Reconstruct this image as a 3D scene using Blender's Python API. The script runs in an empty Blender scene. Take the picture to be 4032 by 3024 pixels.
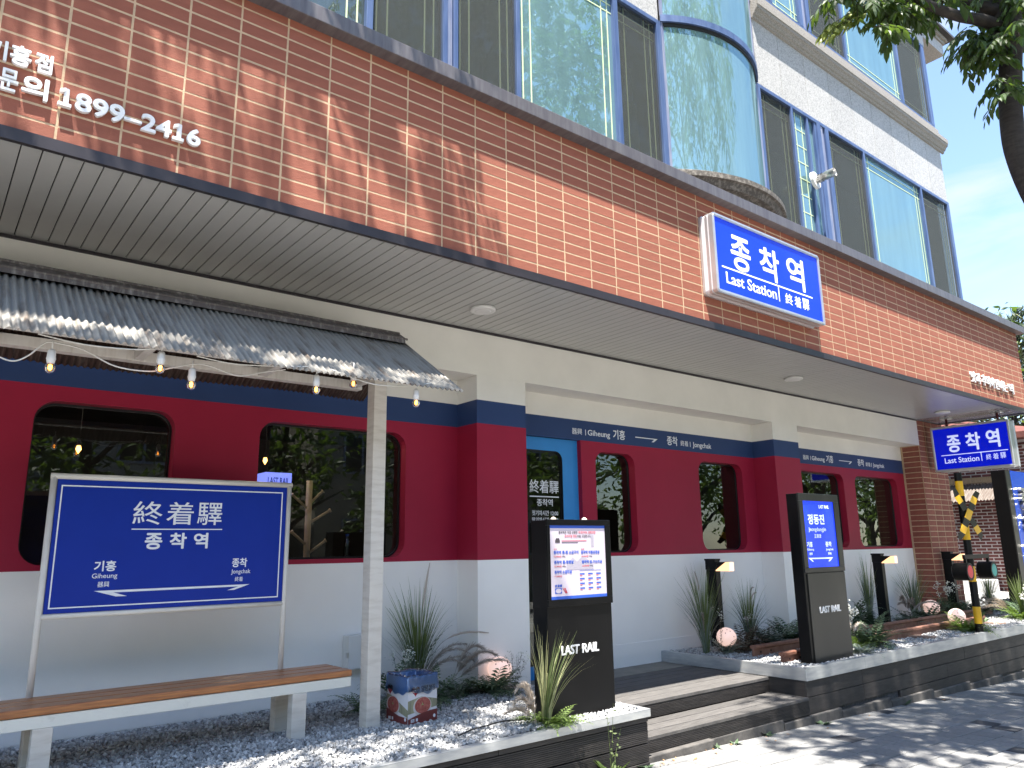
import bpy, math, random
import numpy as np
from mathutils import Vector, Matrix
from mathutils.geometry import tessellate_polygon
random.seed(7); rng = np.random.default_rng(7)
R = math.radians
S = bpy.context.scene
COL = S.collection

# ------------------------------------------------------------------ camera
cd = bpy.data.cameras.new('camera'); cam = bpy.data.objects.new('camera', cd); COL.objects.link(cam)
cd.sensor_fit = 'HORIZONTAL'; cd.sensor_width = 36; cd.lens = 2946.28 / 4032 * 36
cd.clip_start = 0.05; cd.clip_end = 2000
yaw, pitch, roll = R(38.591), R(12.3456), R(-0.8584)
f0 = Vector((math.sin(yaw), math.cos(yaw), 0)); rt = Vector((math.cos(yaw), -math.sin(yaw), 0)); up0 = Vector((0, 0, 1))
fwd = math.cos(pitch) * f0 + math.sin(pitch) * up0
upv = -math.sin(pitch) * f0 + math.cos(pitch) * up0
rr = math.cos(roll) * rt + math.sin(roll) * upv
uu = -math.sin(roll) * rt + math.cos(roll) * upv
mw = Matrix((rr, uu, -fwd)).transposed().to_4x4(); mw.translation = (0, 0, 1.5)
cam.matrix_world = mw; S.camera = cam

# ------------------------------------------------------------------ light
SUN_TRAVEL = Vector((0.95, 1.0, -4.3)).normalized()
ld = bpy.data.lights.new('sun', 'SUN'); ld.energy = 3.4; ld.angle = R(0.53); ld.color = (1.0, 0.95, 0.87)
sun = bpy.data.objects.new('sun', ld); COL.objects.link(sun)
sun.rotation_euler = SUN_TRAVEL.to_track_quat('-Z', 'Y').to_euler(); sun.location = (-4, -4, 20)
W = bpy.data.worlds.new('World'); S.world = W; W.use_nodes = True
wn = W.node_tree.nodes; wl = W.node_tree.links; wn.clear()
wo = wn.new('ShaderNodeOutputWorld'); bg = wn.new('ShaderNodeBackground'); sky = wn.new('ShaderNodeTexSky')
sky.sky_type = 'NISHITA'; sky.sun_disc = False; sky.sun_elevation = R(72.2); sky.sun_rotation = R(223.5)
sky.air_density = 1.0; sky.dust_density = 0.4; sky.ozone_density = 1.3
tc = wn.new('ShaderNodeTexCoord'); mp = wn.new('ShaderNodeMapping'); mp.inputs['Scale'].default_value = (1.6, 1.6, 5.0)
nz = wn.new('ShaderNodeTexNoise'); nz.inputs['Scale'].default_value = 2.1; nz.inputs['Detail'].default_value = 7; nz.inputs['Roughness'].default_value = 0.55
nz.inputs['Distortion'].default_value = 0.6
cr = wn.new('ShaderNodeValToRGB'); cr.color_ramp.elements[0].position = 0.48; cr.color_ramp.elements[0].color = (0.02,) * 3 + (1,)
cr.color_ramp.elements[1].position = 0.74; cr.color_ramp.elements[1].color = (0.8,) * 3 + (1,)
mx = wn.new('ShaderNodeMix'); mx.data_type = 'RGBA'
wl.new(tc.outputs['Generated'], mp.inputs[0]); wl.new(mp.outputs[0], nz.inputs['Vector']); wl.new(nz.outputs[0], cr.inputs[0])
wl.new(cr.outputs[0], mx.inputs[0]); wl.new(sky.outputs[0], mx.inputs[6]); mx.inputs[7].default_value = (2.6, 2.75, 2.95, 1)
wl.new(mx.outputs[2], bg.inputs[0]); bg.inputs[1].default_value = 0.073; wl.new(bg.outputs[0], wo.inputs[0])
S.view_settings.view_transform = 'Standard'; S.view_settings.look = 'None'
S.view_settings.gamma = 1; S.view_settings.exposure = 2.45; S.view_settings.use_curve_mapping = False
S.cycles.use_denoising = True; S.cycles.max_bounces = 8; S.cycles.transparent_max_bounces = 12
S.cycles.caustics_reflective = False; S.cycles.caustics_refractive = False

# ------------------------------------------------------------------ materials
MATS = {}
def M(name, col, rough=0.6, metal=0.0, var=0.0, scale=6.0, col2=None, bump=0.0, bscale=None, stretch=None, rnd=0.0, emit=None, es=0.0, spec=0.5, ramp=(0.35, 0.7), trans=0.0):
    m = bpy.data.materials.new(name); m.use_nodes = True; MATS[name] = m
    nt = m.node_tree; n = nt.nodes; l = nt.links; b = n['Principled BSDF']
    b.inputs['Roughness'].default_value = rough; b.inputs['Metallic'].default_value = metal
    b.inputs['Specular IOR Level'].default_value = spec
    c4 = tuple(col) + (1,); b.inputs['Base Color'].default_value = c4
    m.diffuse_color = c4
    src = None
    if var or col2 or bump:
        tcn = n.new('ShaderNodeTexCoord'); mpn = n.new('ShaderNodeMapping'); l.new(tcn.outputs['Object'], mpn.inputs[0])
        if stretch: mpn.inputs['Scale'].default_value = stretch
    if var or col2:
        no = n.new('ShaderNodeTexNoise'); no.inputs['Scale'].default_value = scale; no.inputs['Detail'].default_value = 6; no.inputs['Roughness'].default_value = 0.6
        l.new(mpn.outputs[0], no.inputs['Vector'])
        rp = n.new('ShaderNodeValToRGB'); rp.color_ramp.elements[0].position = ramp[0]; rp.color_ramp.elements[1].position = ramp[1]
        c2 = col2 if col2 else tuple(min(1, c * (1 + var)) for c in col)
        c1 = col if col2 else tuple(c * (1 - var) for c in col)
        rp.color_ramp.elements[0].color = tuple(c1) + (1,); rp.color_ramp.elements[1].color = tuple(c2) + (1,)
        l.new(no.outputs[0], rp.inputs[0]); src = rp.outputs[0]
    if rnd:
        oi = n.new('ShaderNodeObjectInfo'); ge = n.new('ShaderNodeNewGeometry')
        ad = n.new('ShaderNodeMath'); ad.operation = 'ADD'; l.new(oi.outputs['Random'], ad.inputs[0]); l.new(ge.outputs['Random Per Island'], ad.inputs[1])
        fr = n.new('ShaderNodeMath'); fr.operation = 'FRACT'; l.new(ad.outputs[0], fr.inputs[0])
        mr = n.new('ShaderNodeMapRange'); mr.inputs[3].default_value = 1 - rnd; mr.inputs[4].default_value = 1 + rnd; l.new(fr.outputs[0], mr.inputs[0])
        hs = n.new('ShaderNodeHueSaturation'); l.new(mr.outputs[0], hs.inputs['Value'])
        if src: l.new(src, hs.inputs['Color'])
        else: hs.inputs['Color'].default_value = c4
        src = hs.outputs[0]
    if src: l.new(src, b.inputs['Base Color'])
    if bump:
        nb = n.new('ShaderNodeTexNoise'); nb.inputs['Scale'].default_value = bscale or scale * 6; nb.inputs['Detail'].default_value = 4
        l.new(mpn.outputs[0], nb.inputs['Vector'])
        bp = n.new('ShaderNodeBump'); bp.inputs['Strength'].default_value = bump; bp.inputs['Distance'].default_value = 0.004
        l.new(nb.outputs[0], bp.inputs['Height']); l.new(bp.outputs[0], b.inputs['Normal'])
    if emit:
        b.inputs['Emission Color'].default_value = tuple(emit) + (1,); b.inputs['Emission Strength'].default_value = es
    if trans: b.inputs['Transmission Weight'].default_value = trans
    return m

def GLASS(name, tint, refl, base, ior=1.5, boost=1.0, rough=0.0, wav=0.0, haze=0.0, hcol=(.4, .5, .5)):
    m = bpy.data.materials.new(name); m.use_nodes = True; MATS[name] = m
    nt = m.node_tree; n = nt.nodes; l = nt.links; n.clear()
    o = n.new('ShaderNodeOutputMaterial'); t = n.new('ShaderNodeBsdfTransparent'); g = n.new('ShaderNodeBsdfGlossy')
    t.inputs[0].default_value = tuple(tint) + (1,); g.inputs[0].default_value = tuple(refl) + (1,); g.inputs['Roughness'].default_value = rough
    f = n.new('ShaderNodeFresnel'); f.inputs[0].default_value = ior
    ma = n.new('ShaderNodeMath'); ma.operation = 'MULTIPLY_ADD'; ma.use_clamp = True; ma.inputs[1].default_value = boost; ma.inputs[2].default_value = base
    l.new(f.outputs[0], ma.inputs[0]); mix = n.new('ShaderNodeMixShader'); l.new(ma.outputs[0], mix.inputs[0]); l.new(t.outputs[0], mix.inputs[1]); l.new(g.outputs[0], mix.inputs[2])
    if wav:
        tcn = n.new('ShaderNodeTexCoord'); nb = n.new('ShaderNodeTexNoise'); nb.inputs['Scale'].default_value = 1.1; nb.inputs['Detail'].default_value = 1
        l.new(tcn.outputs['Object'], nb.inputs['Vector']); bp = n.new('ShaderNodeBump'); bp.inputs['Strength'].default_value = wav; bp.inputs['Distance'].default_value = 0.05
        l.new(nb.outputs[0], bp.inputs['Height']); l.new(bp.outputs[0], g.inputs['Normal'])
    out = mix.outputs[0]
    if haze:
        df = n.new('ShaderNodeBsdfDiffuse'); df.inputs[0].default_value = tuple(hcol) + (1,); m2 = n.new('ShaderNodeMixShader')
        t2 = n.new('ShaderNodeTexCoord'); mp2 = n.new('ShaderNodeMapping'); mp2.inputs['Scale'].default_value = (2.5, 2.5, .35); l.new(t2.outputs['Object'], mp2.inputs[0])
        nn = n.new('ShaderNodeTexNoise'); nn.inputs['Scale'].default_value = 2.2; nn.inputs['Detail'].default_value = 5; l.new(mp2.outputs[0], nn.inputs['Vector'])
        mr = n.new('ShaderNodeMapRange'); mr.inputs[1].default_value = .3; mr.inputs[2].default_value = .7; mr.inputs[3].default_value = haze * .85; mr.inputs[4].default_value = haze * 1.2; l.new(nn.outputs[0], mr.inputs[0]); l.new(mr.outputs[0], m2.inputs[0])
        l.new(out, m2.inputs[1]); l.new(df.outputs[0], m2.inputs[2]); out = m2.outputs[0]
    l.new(out, o.inputs[0])
    return m

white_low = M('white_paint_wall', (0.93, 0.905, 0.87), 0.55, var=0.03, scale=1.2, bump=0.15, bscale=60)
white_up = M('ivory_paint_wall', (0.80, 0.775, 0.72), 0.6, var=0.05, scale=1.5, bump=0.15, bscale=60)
red_w = M('crimson_paint', (0.33, 0.016, 0.046), 0.45, spec=0.2, var=0.05, scale=2, bump=0.1, bscale=70)
navy_w = M('navy_paint', (0.030, 0.058, 0.155), 0.45, spec=0.2, var=0.05, scale=2)
blue_door = M('sky_blue_paint', (0.03, 0.25, 0.62), 0.4, var=0.03)
black_g = M('black_gasket', (0.008, 0.008, 0.009), 0.35)
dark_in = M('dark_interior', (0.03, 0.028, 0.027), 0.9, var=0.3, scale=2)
mortar = M('tan_mortar', (0.54, 0.385, 0.245), 0.9, var=0.12, scale=20, bump=0.4, bscale=120)
brick_m = M('terracotta_brick', (0.29, 0.094, 0.058), 0.85, var=0.08, scale=9, bump=0.35, bscale=(110), rnd=0.07, stretch=(1, 1, 3))
brick_dk = M('dark_column_brick', (0.27, 0.088, 0.06), 0.85, var=0.12, scale=9, bump=0.7, bscale=90, rnd=0.10)
coping_m = M('dark_grey_metal_coping', (0.11, 0.10, 0.11), 0.45, metal=0.3, col2=(0.17, 0.16, 0.165), scale=5, stretch=(6, 1, 0.6))
trim_m = M('black_brown_trim', (0.035, 0.030, 0.034), 0.4, metal=0.2, var=0.15)
soffit_m = M('grey_soffit_panel', (0.44, 0.435, 0.42), 0.30, metal=0.1, var=0.05, scale=3, spec=0.6)
soffit_g = M('glossy_soffit_panel', (0.36, 0.36, 0.38), 0.16, metal=0.3, var=0.03, scale=3)
groove_m = M('dark_groove', (0.05, 0.05, 0.05), 0.8)
plastic_w = M('white_plastic', (0.72, 0.71, 0.69), 0.4)
granite = M('pale_granite', (0.30, 0.295, 0.29), 0.7, col2=(0.50, 0.49, 0.48), scale=62, bump=0.2, bscale=200, ramp=(0.38, 0.55), rnd=0.05)
granite_m = M('weathered_granite_moulding', (0.20, 0.185, 0.165), 0.8, col2=(0.38, 0.35, 0.32), scale=70, bump=0.3, bscale=150, ramp=(0.35, 0.6))
frame_b = M('blue_window_frame', (0.055, 0.095, 0.215), 0.38, metal=0.15, col2=(0.12, 0.17, 0.31), scale=3, stretch=(4, 4, 0.6))
frame_g = M('weathered_frame_strip', (0.34, 0.35, 0.42), 0.45, metal=0.2, col2=(0.14, 0.18, 0.34), scale=4, stretch=(4, 4, 0.5))
muntin_m = M('pale_green_muntin', (0.62, 0.72, 0.45), 0.5)
screen_m = GLASS('insect_screen', (0.80, 0.81, 0.80), (0.17, 0.18, 0.175), 0.42, ior=1.2, boost=0.3, rough=0.9)
sky_glass = GLASS('coated_sky_glass', (0.22, 0.42, 0.45), (0.46, 0.68, 0.74), 0.48, boost=0.8, wav=0.03, haze=0.34, hcol=(.30, .50, .54))
pale_glass = GLASS('pale_coated_glass', (0.40, 0.50, 0.49), (0.30, 0.40, 0.42), 0.30, boost=0.6, wav=0.05, haze=.22, hcol=(.26, .32, .32))
win_glass = GLASS('shop_window_glass', (0.55, 0.58, 0.56), (0.95, 1.0, 0.97), 0.02, ior=1.5, boost=1.25)
clear_g = GLASS('clear_bulb_glass', (0.95, 0.72, 0.42), (1, 1, 1), 0.02)
bottle_g = GLASS('clear_plastic', (0.8, 0.88, 0.95), (1, 1, 1), 0.08)
curtain_m = M('pale_curtain', (0.36, 0.42, 0.40), 0.9, col2=(0.22, 0.27, 0.27), scale=4, stretch=(8, 8, 0.3))
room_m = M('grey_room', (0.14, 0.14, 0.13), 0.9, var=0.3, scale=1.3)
white_wood = M('white_washed_wood', (0.66, 0.62, 0.56), 0.65, col2=(0.50, 0.45, 0.39), scale=5, stretch=(1, 1, 6), ramp=(0.45, 0.8), bump=0.2, bscale=40)
white_beam = M('white_washed_beam', (0.68, 0.64, 0.59), 0.65, col2=(0.53, 0.48, 0.42), scale=5, stretch=(6, 1, 1), ramp=(0.45, 0.8))
apron_m = M('chipped_white_board', (0.74, 0.73, 0.66), 0.6, col2=(0.48, 0.47, 0.41), scale=7, stretch=(1, 4, 1), ramp=(0.58, 0.78), bump=0.2)
seat_m = M('varnished_pine_plank', (0.50, 0.19, 0.055), 0.28, col2=(0.20, 0.065, 0.028), scale=7, stretch=(0.8, 10, 14), ramp=(0.36, 0.72), rnd=0.12)
tube_m = M('cream_painted_tube', (0.70, 0.66, 0.60), 0.45, var=0.06, scale=5, bump=0.1)
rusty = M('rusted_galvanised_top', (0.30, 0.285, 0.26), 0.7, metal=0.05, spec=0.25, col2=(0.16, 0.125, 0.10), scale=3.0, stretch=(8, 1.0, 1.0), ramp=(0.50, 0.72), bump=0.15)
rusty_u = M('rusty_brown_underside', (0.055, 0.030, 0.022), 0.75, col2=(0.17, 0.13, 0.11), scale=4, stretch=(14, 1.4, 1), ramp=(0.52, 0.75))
rustcap = M('rusty_ridge_cap', (0.12, 0.10, 0.09), 0.6, metal=0.4, col2=(0.33, 0.30, 0.27), scale=14, stretch=(3, 1, 1), ramp=(0.5, 0.72))
blue_sign = M('royal_blue_board', (0.006, 0.030, 0.30), 0.35, spec=0.2, var=0.03)
sign_white = M('sign_white', (0.78, 0.80, 0.84), 0.5)
lit_blue = M('backlit_blue_face', (0.004, 0.04, 0.42), 0.25, spec=0.2, emit=(0.0, 0.02, 0.85), es=0.08, col2=(0.01, 0.05, 0.6), scale=1.2)
lit_blue2 = M('backlit_deep_blue_face', (0.002, 0.012, 0.34), 0.25, spec=0.2, emit=(0.0, 0.006, 0.8), es=0.09)
lit_text = M('backlit_letter', (0.75, 0.78, 0.85), 0.35, emit=(0.55, 0.62, 1.0), es=0.12)
alu_m = M('aluminium_sign_frame', (0.60, 0.60, 0.61), 0.32, metal=0.7, var=0.08, scale=5)
alu_w = M('pale_sign_side', (0.62, 0.58, 0.59), 0.5, var=0.05)
letter_m = M('raised_white_letter', (0.80, 0.80, 0.80), 0.45)
kiosk_m = M('black_kiosk_metal', (0.003, 0.003, 0.0035), 0.34, var=0.2, scale=4, spec=0.22)
kiosk_m2 = M('charcoal_kiosk_metal', (0.012, 0.012, 0.0115), 0.30, var=0.12, scale=4)
screen_blue = M('lit_blue_screen', (0.01, 0.04, 0.5), 0.2, emit=(0.008, 0.035, 0.80), es=0.26)
screen_wht = M('lit_screen_text', (0.6, 0.65, 0.9), 0.3, emit=(0.45, 0.55, 1.0), es=0.22)
paper_m = M('lit_menu_paper', (0.46, 0.40, 0.45), 0.5, spec=0.2, emit=(0.78, 0.70, 0.84), es=0.05, col2=(0.44, 0.41, 0.47), scale=5)
ink_blue = M('menu_blue_ink', (0.03, 0.10, 0.50), 0.5)
ink_red = M('menu_red_ink', (0.55, 0.06, 0.09), 0.5)
ink_blk = M('menu_dark_ink', (0.06, 0.05, 0.06), 0.5)
ink_unused = None #, (0.50, 0.48, 0.56), 0.5)
logo_w = M('white_logo_letter', (0.72, 0.72, 0.72), 0.4, emit=(0.9, 0.9, 0.92), es=0.02)
galv = M('galvanised_edging', (0.42, 0.44, 0.46), 0.38, metal=0.55, col2=(0.60, 0.61, 0.60), scale=4, stretch=(1, 1, 5), ramp=(0.35, 0.65))
board_m = M('dark_stained_board', (0.018, 0.016, 0.016), 0.6, col2=(0.045, 0.040, 0.038), scale=6, stretch=(1.2, 1, 9), ramp=(0.35, 0.75), bump=0.3, rnd=0.18)
deck_m = M('weathered_deck_board', (0.062, 0.058, 0.056), 0.75, col2=(0.125, 0.118, 0.112), scale=7, stretch=(1, 9, 1), ramp=(0.3, 0.75), bump=0.3, rnd=0.12)
sill_m = M('stone_threshold', (0.24, 0.23, 0.20), 0.8, col2=(0.16, 0.155, 0.14), scale=5, bump=0.3)
kerb_m = M('old_concrete_kerb', (0.055, 0.052, 0.050), 0.9, col2=(0.13, 0.12, 0.11), scale=7, bump=0.6)
paver_m = M('grey_paver', (0.17, 0.17, 0.17), 0.85, col2=(0.235, 0.232, 0.225), scale=30, bump=0.5, bscale=160, rnd=0.13)
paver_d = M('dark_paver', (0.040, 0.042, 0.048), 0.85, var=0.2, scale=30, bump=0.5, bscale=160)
joint_m = M('sandy_joint', (0.09, 0.085, 0.072), 0.95, col2=(0.06, 0.056, 0.05), scale=14)
road_m = M('pale_bounce_road', (0.38, 0.37, 0.35), 0.9, var=0.1, scale=20, bump=0.4)  # unseen road, colour made this pale to bounce sunlight onto the walls
ground_m = M('bare_ground', (0.16, 0.15, 0.13), 0.95, var=0.2, scale=2)
stone_w = M('pale_crushed_stone', (0.42, 0.42, 0.42), 0.85, rnd=0.45, var=0.12, scale=60)
stone_base = M('gravel_bed', (0.10, 0.10, 0.105), 0.95, var=0.4, scale=60)
rail_top = M('rusty_rail', (0.22, 0.095, 0.062), 0.55, metal=0.2, col2=(0.34, 0.18, 0.13), scale=12, bump=0.3)
sleeper_m = M('old_sleeper_wood', (0.16, 0.10, 0.075), 0.85, col2=(0.26, 0.19, 0.15), scale=6, stretch=(1, 8, 1), bump=0.4)
globe_m = M('pink_white_globe', (0.85, 0.70, 0.65), 0.3, emit=(1.0, 0.66, 0.55), es=0.14, var=0.05)
star_m = M('dark_star', (0.10, 0.02, 0.03), 0.6)
amber_m = M('warm_lamp_glass', (0.8, 0.6, 0.4), 0.4, emit=(1.0, 0.50, 0.22), es=0.36)
amber_m2 = M('pale_lamp_glass', (0.8, 0.65, 0.55), 0.4, emit=(1.0, 0.62, 0.42), es=0.32)
yellow_m = M('warning_yellow', (0.75, 0.42, 0.01), 0.4, var=0.06)
black_m = M('warning_black', (0.006, 0.006, 0.006), 0.4, spec=0.2, var=0.2)
redlens = M('red_lens', (0.65, 0.012, 0.035), 0.35)
greenlens = M('teal_lens', (0.01, 0.32, 0.28), 0.35)
fil_m = M('glowing_filament', (1, 0.7, 0.3), 0.5, emit=(1.0, 0.42, 0.10), es=2.6)
cable_w = M('white_cable', (0.70, 0.68, 0.64), 0.5)
cable_b = M('black_cable', (0.02, 0.02, 0.02), 0.5)
carton_w = M('carton_white', (0.72, 0.71, 0.74), 0.6)
carton_r = M('carton_maroon', (0.17, 0.035, 0.032), 0.5)
sauce_m = M('printed_red_paste', (0.28, 0.05, 0.04), 0.6, col2=(0.50, 0.16, 0.13), scale=55)
bowl_m = M('printed_bowl', (0.60, 0.57, 0.55), 0.6)
bamboo_m = M('printed_bamboo_mat', (0.20, 0.19, 0.13), 0.7, col2=(0.42, 0.42, 0.27), scale=30, stretch=(1, 1, 0.1))
heart_m = M('heart_red', (0.38, 0.012, 0.03), 0.5)
leafy = M('printed_leaf', (0.30, 0.38, 0.15), 0.6)
bag_m = GLASS('blue_plastic_bag', (0.30, 0.52, 0.86), (0.75, 0.85, 1.0), 0.10, boost=1.2, rough=0.25)
grass_g = M('green_blade', (0.13, 0.165, 0.06), 0.6, rnd=0.35)
grass_b = M('blue_grey_blade', (0.17, 0.21, 0.165), 0.6, rnd=0.35)
fern_m = M('fern_green', (0.070, 0.115, 0.055), 0.6, rnd=0.4)
fern_l = M('light_fern_green', (0.13, 0.19, 0.05), 0.6, rnd=0.35)
fern_br = M('brownish_fern', (0.075, 0.055, 0.035), 0.7, rnd=0.4)
plume_m = M('beige_plume', (0.58, 0.50, 0.42), 0.85, rnd=0.25)
plume_g = M('grey_brown_plume', (0.44, 0.38, 0.33), 0.85, rnd=0.25)
flower_m = M('white_flower', (0.72, 0.72, 0.66), 0.7)
moss_m = M('moss_green', (0.05, 0.14, 0.05), 0.9, rnd=0.3)
moss_l = M('pale_moss', (0.28, 0.42, 0.22), 0.9, rnd=0.2)
leaf_m = M('zelkova_leaf', (0.030, 0.060, 0.014), 0.5, rnd=0.45, trans=0.0)
leaf_y = M('young_yellow_leaf', (0.22, 0.25, 0.05), 0.5, rnd=0.3)
for lm_ in (leaf_m, leaf_y, fern_l, grass_g):
    nt = lm_.node_tree; b = nt.nodes['Principled BSDF']; o = [x for x in nt.nodes if x.type == 'OUTPUT_MATERIAL'][0]
    tr = nt.nodes.new('ShaderNodeBsdfTranslucent'); ms = nt.nodes.new('ShaderNodeMixShader'); ms.inputs[0].default_value = 0.35
    tr.inputs[0].default_value = (0.16, 0.26, 0.03, 1); nt.links.new(b.outputs[0], ms.inputs[1]); nt.links.new(tr.outputs[0], ms.inputs[2]); nt.links.new(ms.outputs[0], o.inputs[0])
bark_m = M('dark_bark', (0.018, 0.014, 0.012), 0.9, col2=(0.042, 0.034, 0.028), scale=10, stretch=(1, 1, 4), bump=0.8, bscale=50)
pine_m = M('pine_needle', (0.060, 0.095, 0.045), 0.7, rnd=0.4)
pine_l = M('pine_tip', (0.17, 0.19, 0.08), 0.7, rnd=0.3)
bgbrick = M('maroon_brick', (0.17, 0.055, 0.05), 0.85, rnd=0.3, bump=0.4, var=0.2, scale=15)
bgmortar = M('white_mortar', (0.62, 0.58, 0.56), 0.9)
marble_m = M('pale_marble_slab', (0.66, 0.66, 0.65), 0.5, col2=(0.45, 0.46, 0.47), scale=4, stretch=(1, 4, 1))
roof_m = M('dark_roof_tile', (0.055, 0.052, 0.055), 0.6, var=0.2, scale=12)
tileroof = M('red_brown_roof', (0.15, 0.05, 0.04), 0.7, var=0.2)
facade_a = M('opposite_grey_cladding', (0.30, 0.30, 0.29), 0.8, var=0.06, scale=2)
facade_b = M('opposite_beige_render', (0.28, 0.26, 0.22), 0.85, var=0.06, scale=2)
pole_m = M('concrete_pole_grey', (0.33, 0.33, 0.32), 0.8, var=0.1)
steel = M('brushed_steel', (0.55, 0.54, 0.52), 0.3, metal=0.85, var=0.1)
dark_hole = M('dark_hole', (0.015, 0.015, 0.015), 0.7)
pylon_blue = M('pylon_blue_face', (0.01, 0.06, 0.42), 0.2, var=0.03)
litter_m = M('dry_leaf', (0.38, 0.20, 0.08), 0.8, rnd=0.4)
orange_wood = M('peg_wood', (0.62, 0.45, 0.28), 0.5)
cube_lit = M('lit_sign_cube', (0.3, 0.35, 0.9), 0.3, emit=(0.22, 0.27, 1.0), es=0.4)
spot_m = M('ceiling_spot_glow', (1, 1, 1), 0.5, emit=(1.0, 0.86, 0.66), es=2)

# ------------------------------------------------------------------ mesh helpers
class MB:
    def __init__(s): s.v = []; s.f = []; s.mi = []; s.sm = False
    def add(s, vs, fs, mi=0):
        o = len(s.v); s.v += [tuple(v) for v in vs]; s.f += [tuple(i + o for i in f) for f in fs]; s.mi += [mi] * len(fs); return s
    def box(s, x0, x1, y0, y1, z0, z1, mi=0):
        x0, x1 = min(x0, x1), max(x0, x1); y0, y1 = min(y0, y1), max(y0, y1); z0, z1 = min(z0, z1), max(z0, z1)
        return s.add([(x0, y0, z0), (x1, y0, z0), (x1, y1, z0), (x0, y1, z0), (x0, y0, z1), (x1, y0, z1), (x1, y1, z1), (x0, y1, z1)],
                     [(0, 3, 2, 1), (4, 5, 6, 7), (0, 1, 5, 4), (1, 2, 6, 5), (2, 3, 7, 6), (3, 0, 4, 7)], mi)
    def tube(s, pts, rad, n=8, mi=0, cap=True):
        pts = [Vector(p) for p in pts]; k = len(pts)
        if not hasattr(rad, '__len__'): rad = [rad] * k
        rings = []; ref = None
        for i, p in enumerate(pts):
            d = (pts[min(i + 1, k - 1)] - pts[max(i - 1, 0)])
            d = d.normalized() if d.length > 1e-9 else Vector((0, 0, 1))
            if ref is None: ref = d.orthogonal().normalized()
            a = (ref - d * ref.dot(d)); a = a.normalized() if a.length > 1e-6 else d.orthogonal().normalized(); ref = a
            b = d.cross(a)
            rings.append([p + rad[i] * (math.cos(2 * PI * j / n) * a + math.sin(2 * PI * j / n) * b) for j in range(n)])
        vs = [v for r in rings for v in r]; fs = []
        for i in range(k - 1):
            for j in range(n):
                fs.append((i * n + j, i * n + (j + 1) % n, (i + 1) * n + (j + 1) % n, (i + 1) * n + j))
        if cap: fs.append(tuple(range(n - 1, -1, -1))); fs.append(tuple((k - 1) * n + j for j in range(n)))
        return s.add(vs, fs, mi)
    def lathe(s, c, prof, n=16, axis='z', mi=0):
        vs = []; fs = []
        for r, h in prof:
            for j in range(n):
                a = 2 * PI * j / n; u, w = r * math.cos(a), r * math.sin(a)
                if axis == 'z': vs.append((c[0] + u, c[1] + w, c[2] + h))
                elif axis == 'y': vs.append((c[0] + u, c[1] + h, c[2] + w))
                else: vs.append((c[0] + h, c[1] + u, c[2] + w))
        for i in range(len(prof) - 1):
            for j in range(n): fs.append((i * n + j, i * n + (j + 1) % n, (i + 1) * n + (j + 1) % n, (i + 1) * n + j))
        if prof[0][0] > 1e-6: fs.append(tuple(range(n - 1, -1, -1)))
        if prof[-1][0] > 1e-6: fs.append(tuple((len(prof) - 1) * n + j for j in range(n)))
        return s.add(vs, fs, mi)
    def prism(s, poly, y0, y1, mi=0):   # poly in (x,z), extruded along y
        n = len(poly); vs = [(p[0], y0, p[1]) for p in poly] + [(p[0], y1, p[1]) for p in poly]
        fs = [tuple(range(n)), tuple(range(2 * n - 1, n - 1, -1))] + [((i + 1) % n, i, i + n, (i + 1) % n + n) for i in range(n)]
        return s.add(vs, fs, mi)
    def prism_x(s, poly, x0, x1, mi=0):  # poly in (y,z), extruded along x
        n = len(poly); vs = [(x0, p[0], p[1]) for p in poly] + [(x1, p[0], p[1]) for p in poly]
        fs = [tuple(range(n)), tuple(range(2 * n - 1, n - 1, -1))] + [((i + 1) % n, i, i + n, (i + 1) % n + n) for i in range(n)]
        return s.add(vs, fs, mi)
    def mesh(s, name='mesh'):
        me = bpy.data.meshes.new(name); me.from_pydata(s.v, [], s.f)
        if any(s.mi): me.polygons.foreach_set('material_index', s.mi)
        if s.sm: me.polygons.foreach_set('use_smooth', [True] * len(me.polygons))
        me.update(); return me
PI = math.pi

def link(name, me, mats, parent=None, loc=None, rot=None):
    o = bpy.data.objects.new(name, me)
    if me is not None and mats is not None and len(me.materials) == 0:
        for m in (mats if isinstance(mats, (list, tuple)) else [mats]): me.materials.append(m)
    COL.objects.link(o)
    if parent is not None: o.parent = parent
    if loc is not None: o.location = loc
    if rot is not None: o.rotation_euler = rot
    return o
def ob(name, mb, mats, parent=None, bevel=0.0, smooth=False, loc=None, rot=None, fix=True):
    mb.sm = smooth; me = mb.mesh(name)
    if fix:
        import bmesh
        b = bmesh.new(); b.from_mesh(me); bmesh.ops.recalc_face_normals(b, faces=b.faces); b.to_mesh(me); b.free()
    o = link(name, me, mats, parent, loc, rot)
    if bevel:
        md = o.modifiers.new('bevel', 'BEVEL'); md.width = bevel; md.segments = 2; md.limit_method = 'ANGLE'
    return o
def thing(name, label, cat, loc=(0, 0, 0), group=None, rot=None):
    o = bpy.data.objects.new(name, None); COL.objects.link(o); o.location = loc; o.empty_display_size = 0.1
    if rot: o.rotation_euler = rot
    return tag(o, label, cat, group)
def tag(o, label, cat, group=None):
    o['label'] = label; o['category'] = cat; o['kind'] = 'thing'
    if group: o['group'] = group
    return o
def struct(o): o['kind'] = 'structure'; return o
def stuff(o): o['kind'] = 'stuff'; return o
def copy_tree(o, parent=None):
    c = o.copy(); COL.objects.link(c); c.parent = parent
    for ch in o.children: copy_tree(ch, c)
    return c

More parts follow.
